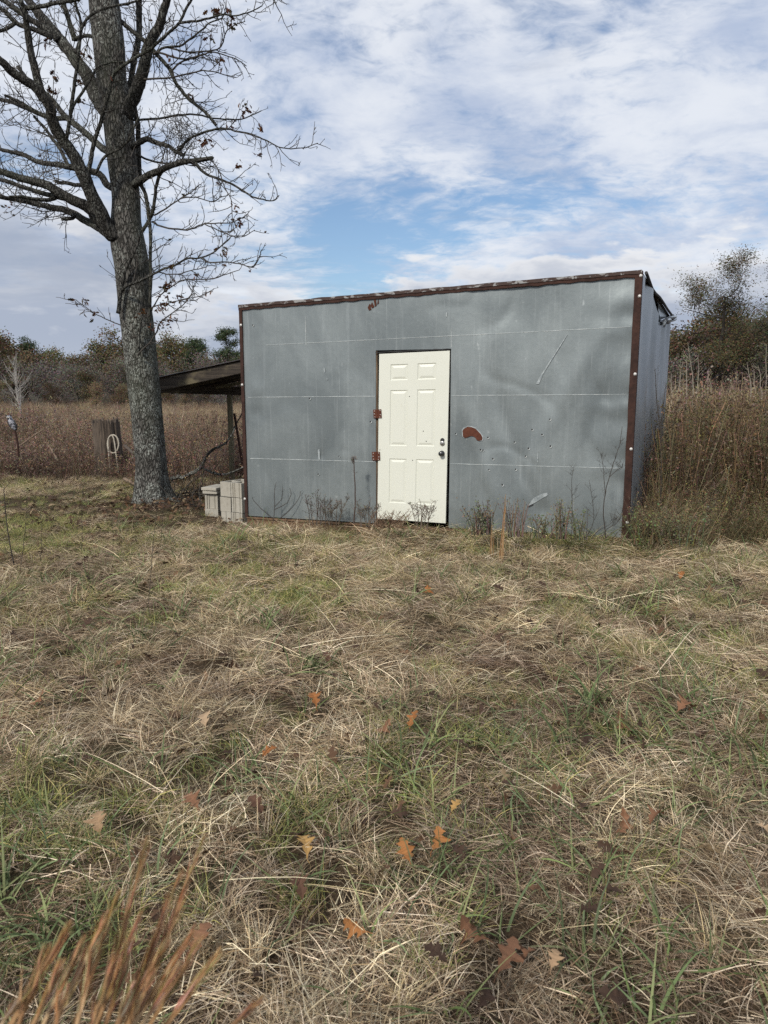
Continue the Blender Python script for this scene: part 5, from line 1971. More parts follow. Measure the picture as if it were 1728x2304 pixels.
    c = (.34, .32, .29)
    mw = MB()
    top = at(36, 790, 34)
    root = Vector((p.x + .05, 34, -.1))
    mw.tube([root, Vector((p.x, 34, .9)), Vector((p.x - .12, 34, 1.8)), Vector((top.x, 34, top.z))], [.06, .05, .035, .008], 6, c)
    tw = part('trunk', mw, M['plant'], t)
    for k in range(30):
        z = .55 + 2.6 * (k + q.random()) / 30
        a = q.random() * 6.283
        L = (1.75 - .42 * z) * q.uniform(.75, 1.1)
        el = .35 + .38 * z / 2
        d = Vector((math.cos(a), math.sin(a), el + .2)).normalized()
        pts = [Vector((p.x - .05 * z, 34, z))]
        for j in range(5):
            d = (d + Vector((q.gauss(0, .08), q.gauss(0, .08), .06 if z > 1 else -.02))).normalized()
            pts.append(pts[-1] + d * L / 5)
        mb = MB()
        mb.tube(pts, [.020, .018, .015, .012, .009, .006], 4, c, cap=False)
        for m in range(5):
            i = q.randint(1, 4)
            tp = twig_path(q, pts[i], (d + Vector((q.gauss(0, .6), q.gauss(0, .6), q.gauss(.2, .3)))).normalized(), L * .4, 3, .2, .1)
            mb.tube(tp, [.008, .006, .005, .004], 3, c, cap=False)
        part('branch', mb, M['plant'], tw)


build_wood()


# ------------------------------------------------------------------ stump with rope, owl decoy, dead wood
def build_yard():
    rnd = random.Random(4)
    # stump
    SY = 15.2
    c = at(245, 1068, SY)
    st = thing('tree_stump', (c.x, SY, 0), 'tall weathered grey stump with a splintered top left of the oak', 'stump')
    top = at(245, 948, SY).z
    mb = MB()
    n, lv = 44, 14
    rad0 = 58 / FPX * SY / 2
    vs, fs = [], []
    prof = []
    for k in range(n):
        th = 2 * math.pi * k / n
        groove = 1 + 0.10 * mnoise.noise(Vector((math.cos(th) * 4, math.sin(th) * 4, 1))) - 0.10 * max(0, math.sin(th * 9 + 2 * mnoise.noise(Vector((k * .4, 3, 0))))) ** 3
        tz = top + 0.10 * mnoise.noise(Vector((math.cos(th) * 2.5, math.sin(th) * 2.5, 7))) + (0.05 if k % 3 == 0 else -0.02)
        prof.append((th, groove, tz))
    for j in range(lv + 1):
        t = j / lv
        for (th, gr, tz) in prof:
            r_ = rad0 * gr * (1.10 - 0.16 * t + 0.10 * max(0, t - .8) * 3 + 0.15 * max(0, .15 - t) / .15)
            z = -.05 + (tz + .05) * t
            vs.append((c.x + math.cos(th) * r_ + .02 * math.sin(z * 3), SY + math.sin(th) * r_, z))
    for j in range(lv):
        for k in range(n):
            k2 = (k + 1) % n
            fs.append((j * n + k, j * n + k2, (j + 1) * n + k2, (j + 1) * n + k))
    o = len(vs)
    for (th, gr, tz) in prof:
        vs.append((c.x + math.cos(th) * rad0 * .62, SY + math.sin(th) * rad0 * .62, tz - .12))
    for k in range(n):
        k2 = (k + 1) % n
        fs.append((lv * n + k, lv * n + k2, o + k2, o + k))
    fs.append(tuple(range(o, o + n)))
    mb.add(vs, fs)
    part('stump_wood', mb, M['stump'], st)
    mb = MB()
    fy = SY - rad0 * 1.02
    nail = at(251, 979, fy)
    mb.tube([nail + Vector((0, .08, -.01)), nail + Vector((0, -.04, .01))], .008, 6)
    part('nail', mb, M['rust'], st)
    # rope: loop and two hanging tails
    mb = MB()
    pts = []
    for k in range(25):
        a = math.pi * .5 + 2 * math.pi * k / 24
        pts.append(at(254.5 + 12.5 * math.cos(a), 999 - 20.5 * math.sin(a), fy - .035))
    mb.tube(pts, .015, 6)
    for tail in ([(250, 979), (244, 987), (243.5, 1002), (245.5, 1030), (248, 1058), (249, 1068)], [(252, 979), (256, 987), (259, 1005), (261.5, 1025), (265, 1050), (267, 1066)]):
        sm = smooth_poly(tail, 4)
        mb.tube([at(q[0], q[1], fy - .05) for q in sm], .014, 6)
    b = at(251, 979, fy)
    solo('rope', mb, M['rope'], (b.x, fy, b.z), 'pale rope looped over a nail on the stump', 'rope', smooth=True)

    # owl decoy on a leaning stake
    OY = 15.0
    ow = thing('owl_decoy', (at(44, 1068, OY).x, OY, 0), 'black and white plastic owl decoy on a leaning stake at the left edge', 'decoy owl')
    hd, bt = at(21, 940, OY), at(34, 967, OY)
    ax = (hd - bt).normalized()
    mb = MB()
    mb.tube([bt + (bt - hd).normalized() * -.02, at(40, 1000, OY), at(46, 1075, OY)], .022, 8)
    part('stake', mb, M['rust'], ow)
    L = (hd - bt).length
    body = [(-.02, .03), (.02, .055), (.08, .068), (.16, .082), (.24, .084), (.30, .072), (.33, .062)]
    k = L / .36
    m_, N, b_ = new_mat('owl_plumage')
    oc = obj_coord(N)
    vo = N.noise(N.mapping(oc, (1, 1, .55)), 42, 3, .6)
    N.put(b_.inputs['Base Color'], N.mix(N.sstep(.46, .54, vo), (.016, .016, .022), (.34, .34, .37)))
    b_.inputs['Roughness'].default_value = .6
    mb = MB()
    mb.lathe(bt, ax, [(h * k, r_ * k) for h, r_ in body], 16)
    part('body', mb, m_, ow, True)
    mb = MB()
    mb.lathe(bt + ax * (.30 * k), ax, [(0, .050 * k), (.03 * k, .066 * k), (.075 * k, .068 * k), (.11 * k, .055 * k), (.13 * k, .028 * k)], 16)
    head = part('head', mb, m_, ow, True)
    sd_ = Vector((1, 0, 0))
    for sx in (-1, 1):
        mb = MB()
        q = bt + ax * (.405 * k) + sd_ * (sx * .045 * k)
        mb.tube([q, q + ax * (.03 * k) + sd_ * (sx * .012), q + ax * (.055 * k) + sd_ * (sx * .022)], [.022 * k, .014 * k, .002], 6)
        part('ear_tuft', mb, M['black'], head)
        mb = MB()
        q = bt + ax * (.375 * k) + sd_ * (sx * .026 * k) + Vector((0, -.060 * k, 0))
        mb.lathe(q, (0, -1, 0), [(0, .019 * k), (.008 * k, .017 * k), (.010 * k, .008 * k)], 10)
        part('eye', mb, M['rope'], head)
        mb = MB()
        q0, q1 = bt + ax * (.27 * k) + sd_ * (sx * .080 * k), bt + ax * (-.01 * k) + sd_ * (sx * .050 * k)
        mb.tube([q0, q0.lerp(q1, .5) + sd_ * (sx * .02 * k), q1], [.026 * k, .034 * k, .006], 8)
        part('wing', mb, M['black'], ow, True)
    mb = MB()
    q = bt + ax * (.36 * k) + Vector((0, -.064 * k, 0))
    mb.tube([q, q + Vector((0, -.016, -.022))], [.012 * k, .002], 6)
    part('beak', mb, M['black'], head)

    # dead branch lying between the oak and the shed
    mb = MB()
    c = at(385, 1078, 12.9)
    P, Rr = [], []
    for q in smooth_poly([(385, 1079, 10), (398, 1073, 9.5), (413, 1074, 9), (430, 1065, 8.5), (447, 1056, 8), (458, 1040, 7), (468, 1022, 6.5), (482, 1010, 6), (500, 1002, 5), (514, 990, 4), (530, 960, 3)], 4):
        P.append(at(q[0] + rnd.uniform(-.6, .6), q[1] + rnd.uniform(-.6, .6), 12.9)); Rr.append(q[2] / FPX * 12.9 / 2)
    mb.tube(P, Rr, 8)
    P, Rr = [], []
    for q in smooth_poly([(455, 1052, 6), (470, 1060, 5.5), (495, 1068, 5), (520, 1064, 4.5), (545, 1052, 3.5), (556, 1048, 3)], 4):
        P.append(at(q[0] + rnd.uniform(-.6, .6), q[1] + rnd.uniform(-.6, .6), 12.7)); Rr.append(q[2] / FPX * 12.7 / 2)
    mb.tube(P, Rr, 7)
    solo('fallen_branch', mb, M['bark'], (c.x, 12.9, 0), 'crooked dead branch propped between the oak foot and the lean-to post', 'branch', smooth=True)
    # pale lengths of split wood and poles on the ground
    for (a, b, w, Y0, Y1, lab, mat) in (((280, 1078), (306, 1091), 8, 13.2, 12.6, 'short pale split board sticking out left of the oak foot', 'jamb'),
                                        ((225, 1080), (275, 1097), 4, 14.0, 13.0, 'thin grey stick lying in front of the stump', 'twig'),
                                        ((33, 1012), (97, 966), 3.5, 15.5, 15.8, 'long bare pole slanting up beside the owl decoy', 'jamb'),
                                        ((110, 1003), (131, 1038), 3, 15.0, 14.6, 'short pale stick leaning in the weeds between owl and stump', 'jamb'),
                                        ((280, 1003), (300, 1021), 7, 15.0, 14.2, 'grey split rail leaning between the stump and the oak', 'stump'),
                                        ((395, 1178), (428, 1180), 4, 9.4, 9.4, 'pale stick lying in the grass right of the oak roots', 'jamb')):
        p, q = at(a[0], a[1], Y0), at(b[0], b[1], Y1)
        p.z = max(p.z, .012); q.z = max(q.z, .012)
        mb = MB()
        mid = p.lerp(q, .5) + Vector((0, 0, .01))
        r_ = w / FPX * Y0 / 2
        mb.tube([p, mid, q], [r_, r_ * .95, r_ * .7], 6)
        solo('stick', mb, M[mat], ((p.x + q.x) / 2, (p.y + q.y) / 2, 0), lab, 'stick')
    # brush pile by the oak foot
    mb = MB()
    for i in range(60):
        px, py = rnd.uniform(385, 470), rnd.uniform(1100, 1150)
        p = on_ground(px, py)
        d = Vector((rnd.gauss(0, 1), rnd.gauss(0, .6), rnd.uniform(.1, .7))).normalized()
        pts = twig_path(rnd, p, d, rnd.uniform(.3, .9), 6, .25, -.08)
        for q in pts: q.z = max(q.z, .01)
        mb.tube(pts, [.007, .006, .006, .005, .004, .003, .002], 4, cap=False)
    p = on_ground(425, 1130)
    solo('brush_pile', mb, M['twig'], (p.x, p.y, 0), 'tangle of dead twigs on the ground between oak and blocks', 'brush', kind='stuff')


build_yard()


# ------------------------------------------------------------------ weeds and saplings standing singly
def stem_mb(mb, rnd, pts, w0, w1, Y, col, n=3, jit=.4):
    P, Rr = [], []
    sm = smooth_poly(pts, n)
    for i, q in enumerate(sm):
        P.append(at(q[0] + rnd.uniform(-jit, jit), q[1], Y + rnd.uniform(-.01, .01)))
        Rr.append((w0 + (w1 - w0) * i / (len(sm) - 1)) / FPX * Y / 2)
    mb.tube(P, Rr, 5, col, cap=False)
    return P


def side_twigs(mb, rnd, P, n, L, col, r0=.002, up=.3, lev=1, start=.25, ends=None):
    for i in range(n):
        t = start + (1 - start) * rnd.random()
        k = min(len(P) - 2, int(t * (len(P) - 1)))
        p = P[k].lerp(P[k + 1], rnd.random())
        a = rnd.random() * 6.283
        d = Vector((math.cos(a), math.sin(a), rnd.uniform(.2, 1.1)))
        pts = twig_path(rnd, p, d, L * rnd.uniform(.5, 1.1) * (1.2 - .7 * t), 4, .22, up * .3)
        mb.tube(pts, [r0, r0 * .9, r0 * .8, r0 * .7, r0 * .5], 3, col, cap=False)
        if ends is not None: ends.append(pts[-1])
        if lev > 0:
            side_twigs(mb, rnd, pts, 4, L * .4, col, r0 * .75, up, lev - 1, .3, ends)


def heads(mb, rnd, ends, size, cols, n=2):
    for e in ends:
        for i in range(n):
            f = e + Vector((rnd.gauss(0, size), rnd.gauss(0, size), rnd.gauss(0, size)))
            n1 = Vector((rnd.gauss(0, 1), rnd.gauss(0, 1), rnd.gauss(0, 1))).normalized()
            n2 = n1.orthogonal().normalized()
            h = size * rnd.uniform(.6, 1.4)
            mb.add([f - n1 * h, f + n2 * h * .7, f + n1 * h, f - n2 * h * .7], [(0, 1, 2, 3)], [v * rnd.uniform(.7, 1.3) for v in rnd.choice(cols)])


def build_weeds():
    rnd = random.Random(9)
    dk = (.060, .050, .042)
    br = (.11, .080, .055)

    def base_thing(name, px, py, Y, label, cat='weed'):
        p = at(px, py, Y)
        return thing(name, (p.x, Y, gz(p.x, Y)), label, cat)
    # the tall dried stalk left of the door
    t = base_thing('dried_weed', 797, 1172, 8.45, 'single tall dried weed stalk with a ragged head left of the door')
    mb = MB(); e = []
    P = stem_mb(mb, rnd, [(796, 1178), (799, 1140), (799, 1100), (797, 1060), (796, 1030)], 3.6, 2.0, 8.45, (.085, .060, .050))
    part('stem', mb, M['plant'], t)
    mb = MB()
    side_twigs(mb, rnd, P, 9, .09, (.10, .08, .065), .0018, .3, 1, .85, e)
    side_twigs(mb, rnd, P, 6, .10, (.10, .08, .065), .0018, .3, 0, .1, e)
    heads(mb, rnd, e, .006, [(.14, .11, .08), (.10, .08, .06)])
    part('seed_head', mb, M['plant'], t, kind='stuff')
    # airy round weeds before the left wall
    for (px, py, Y, w, h, lab, cc) in ((715, 1178, 8.62, 55, 82, 'airy round dead weed before the left wall panels, taller of the two', (.11, .09, .075)),
                                       (752, 1178, 8.58, 50, 62, 'airy low dead weed just left of the tall dried stalk', (.12, .095, .07)),
                                       (826, 1182, 8.30, 46, 62, 'grey twiggy weed tight beside the door hinge side', (.15, .125, .10)),
                                       (950, 1186, 7.75, 45, 62, 'fine bare weed in front of the door foot', (.15, .115, .085))):
        t = base_thing('dead_weed', px, py, Y, lab)
        mb = MB(); e = []
        for i in range(7):
            a = (i - 3) / 3
            P = stem_mb(mb, rnd, [(px + a * w * .28 + rnd.uniform(-5, 5), py + 4), (px + a * w * .34 + rnd.uniform(-5, 5), py - h * .4), (px + a * w * .5 + rnd.uniform(-7, 7), py - h * rnd.uniform(.55, 1.0))], 1.9, 1.1, Y + rnd.uniform(-.1, .1), cc)
            side_twigs(mb, rnd, P, 9, .12, cc, .0018, .4, 1, .25, e)
        part('stems', mb, M['plant'], t, kind='stuff')
        mb = MB()
        heads(mb, rnd, e, .006, [tuple(1.3 * v for v in cc), tuple(.8 * v for v in cc)], 1)
        part('seed_heads', mb, M['plant'], t, kind='stuff')
    # thin sapling by the left corner
    t = base_thing('bare_sapling', 614, 1178, 9.0, 'thin forked bare sapling at the left end of the front wall', 'sapling')
    for pts in ([(613, 1182), (618, 1145), (617, 1110), (621, 1085)], [(618, 1140), (634, 1122), (636, 1095)], [(619, 1146), (645, 1132), (655, 1112), (652, 1098)], [(612, 1165), (588, 1145), (570, 1125), (568, 1118)], [(625, 1170), (650, 1150), (672, 1122), (676, 1105)]):
        mb = MB()
        P = stem_mb(mb, rnd, pts, 1.7, .9, 9.0, dk)
        side_twigs(mb, rnd, P, 4, .10, dk, .0012, .3, 0, .4)
        part('stem', mb, M['plant'], t)
    # russet bristly weed at the door foot
    t = base_thing('russet_weed', 880, 1180, 8.05, 'bristly russet-brown dead weed mat at the foot of the door')
    mb = MB(); e = []
    for i in range(34):
        x = rnd.gauss(878, 24)
        P = stem_mb(mb, rnd, [(x, 1188), (x + rnd.uniform(-8, 14), 1176), (x + rnd.uniform(-16, 30), 1166 - rnd.random() * 18)], 1.5, .8, 8.05 + rnd.uniform(-.12, .1), rnd.choice([(.17, .105, .065), (.24, .16, .10), (.12, .075, .05)]))
        side_twigs(mb, rnd, P, 5, .07, (.20, .13, .085), .0014, .3, 1, .2, e)
    part('stems', mb, M['plant'], t, kind='stuff')
    # leafy weed clumps before the right wall
    def clump(px, py, Y, w, h, n, lab, stemc, leafc, lean=0, nl=22, ls=.014, sw=2.4):
        t = base_thing('weed_clump', px, py, Y, lab)
        mb, ml = MB(), MB()
        for i in range(n):
            x = px + rnd.uniform(-.5, .5) * w * .75
            xt = x + rnd.uniform(-.5, .5) * w * .9 + lean
            hh = h * rnd.uniform(.55, 1.0)
            P = stem_mb(mb, rnd, [(x, py + 3), (x * .6 + xt * .4, py - hh * .5), (xt, py - hh)], sw, .8, Y + rnd.uniform(-.15, .12), [v * rnd.uniform(.7, 1.3) for v in stemc])
            e = []
            side_twigs(mb, rnd, P, 3, .08, stemc, .0013, .3, 0, .4, e)
            for j in range(nl):
                k = rnd.randint(1, len(P) - 1)
                e.append(P[k] + Vector((rnd.gauss(0, .018), rnd.gauss(0, .018), rnd.gauss(0, .02))))
            heads(ml, rnd, e, ls, leafc, 1)
        part('stems', mb, M['plant'], t, kind='stuff')
        part('foliage', ml, M['plant'], t, kind='stuff')
    gcol = [(.145, .145, .075), (.18, .17, .09), (.11, .11, .06), (.20, .16, .10)]
    clump(1082, 1200, 7.55, 62, 78, 34, 'dark green bushy weed clump against the wall right of the door', (.11, .095, .07), gcol, -4, 11, .011)
    clump(1160, 1205, 7.45, 50, 88, 26, 'grey-stemmed upright weed clump behind the russet grass stalks', (.19, .155, .12), [(.20, .16, .12), (.15, .12, .09), (.15, .14, .085)], 4, 7, .008)
    clump(1222, 1208, 7.4, 60, 52, 20, 'low green weed clump below the white scrape on the wall', (.15, .13, .08), gcol, 0, 8, .011)
    clump(1264, 1210, 7.35, 34, 85, 18, 'upright olive weed clump with dry flower spikes in front of the right wall', (.15, .125, .075), [(.16, .14, .075), (.12, .11, .055), (.20, .16, .10)], 4, 20, .009)
    clump(1310, 1212, 7.3, 44, 70, 12, 'small yellow-green weed clump left of the bare sapling', (.13, .12, .07), [(.15, .155, .075), (.11, .12, .06)], 0, 12, .010)
    clump(1462, 1222, 7.4, 95, 85, 30, 'bright green weed clump at the foot of the shed right corner', (.12, .11, .06), [(.14, .155, .065), (.18, .18, .08), (.15, .135, .065)], 0, 14, .011)
    clump(1545, 1226, 7.5, 90, 75, 22, 'green weed clump at the near edge of the right thicket', (.13, .115, .065), [(.13, .145, .065), (.16, .16, .08), (.12, .11, .06)], 0, 20, .011)
    # bare sapling by the right corner
    t = base_thing('bare_sapling', 1380, 1212, 7.25, 'bare dark sapling arching in front of the right end of the wall', 'sapling')
    for pts, w in (([(1364, 1214), (1358, 1160), (1362, 1110), (1372, 1070), (1385, 1030), (1394, 1000), (1400, 960)], 2.6), ([(1362, 1115), (1358, 1060), (1352, 1020)], 1.7), ([(1372, 1072), (1392, 1055), (1402, 1052)], 1.6), ([(1352, 1214), (1366, 1190), (1390, 1175), (1402, 1140), (1406, 1100)], 1.8), ([(1330, 1214), (1345, 1195), (1372, 1180), (1385, 1165)], 1.7), ([(1318, 1210), (1336, 1170), (1330, 1110), (1326, 1080)], 1.6), ([(1285, 1212), (1288, 1130), (1286, 1080), (1291, 1055)], 1.6)):
        mb = MB()
        P = stem_mb(mb, rnd, pts, w, w * .4, 7.25, dk, 3, .8)
        side_twigs(mb, rnd, P, 9, .16, dk, .0015, .3, 1, .3)
        part('stem', mb, M['plant'], t)
    # tall bare stem against the side wall
    t = base_thing('bare_sapling', 1487, 1170, 7.9, 'slim dark forked sapling standing against the shed side wall', 'sapling')
    for pts, w in (([(1484, 1200), (1487, 1120), (1488, 1040), (1487, 990), (1489, 940)], 3.2), ([(1488, 985), (1478, 900), (1474, 830)], 2.4), ([(1488, 960), (1494, 900), (1499, 862)], 1.8)):
        mb = MB()
        P = stem_mb(mb, rnd, pts, w, w * .5, 8.1, dk, 3, .6)
        side_twigs(mb, rnd, P, 4, .12, dk, .0015, .3, 0, .5)
        part('stem', mb, M['plant'], t)
    # pale tall stems rising out of the thicket
    specs = [(1545, 905, 1546, 800), (1560, 880, 1548, 770), (1568, 880, 1571, 800), (1530, 890, 1535, 812), (1600, 885, 1594, 830), (1690, 880, 1682, 815), (1700, 880, 1694, 830), (1722, 890, 1725, 775), (1715, 890, 1706, 822), (1512, 890, 1509, 840)]
    labs = ['leftmost but one', 'tallest', 'third from the shed corner', 'second from the shed corner', 'shortest, mid-way', 'crooked', 'bent', 'tall, at the right edge', 'wavy, near the right edge', 'nearest the shed']
    for i, (x0, y0, x1, y1) in enumerate(specs):
        Y = 16 + (i * 7 % 5)
        p = at(x0, y0, Y)
        t = thing('pale_weed', (p.x, Y, 0), 'pale bare stem rising above the right-hand weeds, ' + labs[i], 'weed', 'pale stems above the thicket')
        mb = MB()
        P = [Vector((p.x, Y, 0)), Vector((p.x + rnd.uniform(-.05, .05), Y, .8)), p] + [at(x0 + (x1 - x0) * k + rnd.uniform(-2.5, 2.5), y0 + (y1 - y0) * k, Y) for k in (.33, .66, 1)]
        mb.tube(P, [.014, .013, .012, .010, .008, .004], 5, (.30, .26, .205), cap=False)
        part('stem', mb, M['plant'], t)
        mb = MB()
        side_twigs(mb, rnd, P[2:], 4, .35, (.30, .26, .205), .004, .4, 0, .3)
        part('twigs', mb, M['plant'], t, kind='stuff')
    # young bare stems standing in the lawn at left
    for (pts, Y, w, lab, n) in (([(30, 1262), (22, 1225), (14, 1170), (10, 1115), (8, 1100)], 6.9, 3.4, 'dark branching sapling at the left edge of the lawn', 14),
                                ([(46, 1280), (52, 1235), (58, 1170), (60, 1130)], 6.7, 1.8, 'pale thin stem just right of the edge sapling', 6),
                                ([(183, 1240), (185, 1200), (184, 1160), (187, 1095)], 7.5, 1.6, 'thin dark stem in the lawn left of the oak', 6),
                                ([(254, 1230), (254, 1190), (253, 1150)], 7.8, 1.3, 'short thin stem in the lawn before the yellow-green tuft', 3),
                                ([(335, 1350), (340, 1280), (345, 1215), (350, 1180), (352, 1150)], 5.6, 1.7, 'tall thin dark stem in the lawn before the oak', 5),
                                ([(362, 1230), (364, 1190), (368, 1140), (372, 1125)], 7.8, 1.3, 'slim stem just right of the oak foot', 5),
                                ([(92, 1256), (93, 1210), (92, 1165)], 7.2, 1.5, 'thin leafy stem second from the left edge', 6),
                                ([(615, 1262), (621, 1230), (612, 1182)], 6.7, 1.0, 'slender stem before the dark gap under the shed', 2)):
        t = base_thing('young_sapling', pts[0][0], pts[0][1], Y, lab, 'sapling')
        mb = MB()
        pts = [(pts[0][0], pts[0][1] + 8)] + pts
        P = stem_mb(mb, rnd, pts, w, w * .4, Y, dk, 3, .5)
        part('stem', mb, M['plant'], t)
        mb = MB()
        side_twigs(mb, rnd, P, n, .22 if w > 2 else .10, dk, .0016, .3, 1 if w > 1.7 else 0, .2)
        part('twigs', mb, M['plant'], t, kind='stuff')


build_weeds()


# ------------------------------------------------------------------ broomsedge
def build_sedge():
    rnd = random.Random(12)
    RUS = [(.37, .215, .10), (.43, .27, .135), (.30, .165, .076), (.52, .36, .20)]

    def stalk(t, P, w):
        """sheathed grass stalk with bristly bracts"""
        mb = MB()
        n = len(P)
        mb.tube(P, [w * (1 - .88 * (i / (n - 1)) ** 1.4) for i in range(n)], 5, rnd.choice(RUS), cap=False)
        L = sum((P[i + 1] - P[i]).length for i in range(n - 1))
        for i in range(int(70 * L / .7) + 8):
            k = rnd.randint(0, n - 2)
            fr = rnd.random()
            tt = (k + fr) / (n - 1)
            p = P[k].lerp(P[k + 1], fr)
            d = (P[k + 1] - P[k]).normalized()
            a = d.orthogonal().normalized()
            a.rotate(__import__('mathutils').Quaternion(d, rnd.random() * 6.283))
            b = d.cross(a)
            l2 = min(rnd.uniform(.03, .07), (1 - tt) * (P[-1] - P[-2]).length * (n - 1) * .9 + .006)
            e = p + d * l2 + a * l2 * rnd.uniform(.03, .22)
            ww = w * rnd.uniform(.20, .50) * (1 - .6 * tt)
            mb.add([p - b * ww * .5, p.lerp(e, .4) + a * ww * .6 - b * ww, e, p.lerp(e, .4) + a * ww * .6 + b * ww], [(0, 1, 2, 3)], [v * rnd.uniform(.75, 1.25) for v in rnd.choice(RUS)])
        part('stalk', mb, M['plant'], t)
    # big blurred clump close to the camera, lower left
    t = thing('broomsedge_clump', (-.62, .62, 0), 'out-of-focus clump of russet broomsedge stalks in the lower left foreground', 'grass clump')
    for (tx, ty, bx, Y, w) in ((331, 1885, 218, .80, .0048), (461, 1880, 300, .84, .0050), (240, 2055, 120, .76, .0044), (156, 2078, 22, .74, .0048), (436, 2085, 300, .80, .0040), (492, 2138, 372, .78, .0048), (216, 2130, 172, .72, .0036), (142, 2165, 72, .72, .0040),
                            (300, 2120, 236, .76, .0042), (378, 2120, 262, .78, .0044), (390, 2000, 280, .82, .0036), (588, 2245, 520, .80, .0040), (60, 2225, 0, .70, .0036), (345, 2190, 286, .74, .0040),
                            (268, 2010, 165, .79, .0034), (410, 1960, 268, .83, .0034), (190, 2110, 95, .75, .0036), (320, 2050, 215, .78, .0036), (455, 2110, 335, .79, .0034), (110, 2130, 40, .73, .0036), (255, 2160, 205, .73, .0038), (405, 2170, 318, .76, .0036), (150, 2220, 125, .71, .0036), (300, 2215, 262, .72, .0038)):
        tip = at(tx, ty, Y)
        mid = at((tx + bx) / 2, (ty + 2310) / 2, Y - .02)
        low = at(bx, 2310, Y - .05)
        root = Vector((low.x * .72 - .10, Y - .16 + rnd.uniform(-.05, .05), 0.0))
        P = [root, root.lerp(low, .5) + Vector((-.012, 0, 0)), low, low.lerp(mid, .5), mid, mid.lerp(tip, .5) + Vector((rnd.uniform(-.003, .003), 0, 0)), tip]
        stalk(t, P, w)
    # the two stalks before the shed
    for (x0, y0, x1, y1, Y, w, lab) in ((1106, 1256, 1110, 1172, 7.35, .010, 'short pale russet grass stalk right of the door, left of a pair'), (1127, 1262, 1138, 1112, 7.25, .016, 'tall russet broomsedge stalk right of the door, right of a pair')):
        p = at(x0, y0, Y)
        t = thing('broomsedge_stalk', (p.x, Y, 0), lab, 'grass stalk')
        for k in range(3):
            q0 = at(x0 + k * 4 - 4, y0, Y); q1 = at(x1 + rnd.uniform(-4, 4), y1 + k * 14, Y)
            stalk(t, [Vector((q0.x, Y, -.02)), q0.lerp(q1, .35), q0.lerp(q1, .7), q1], w * .42)


build_sedge()


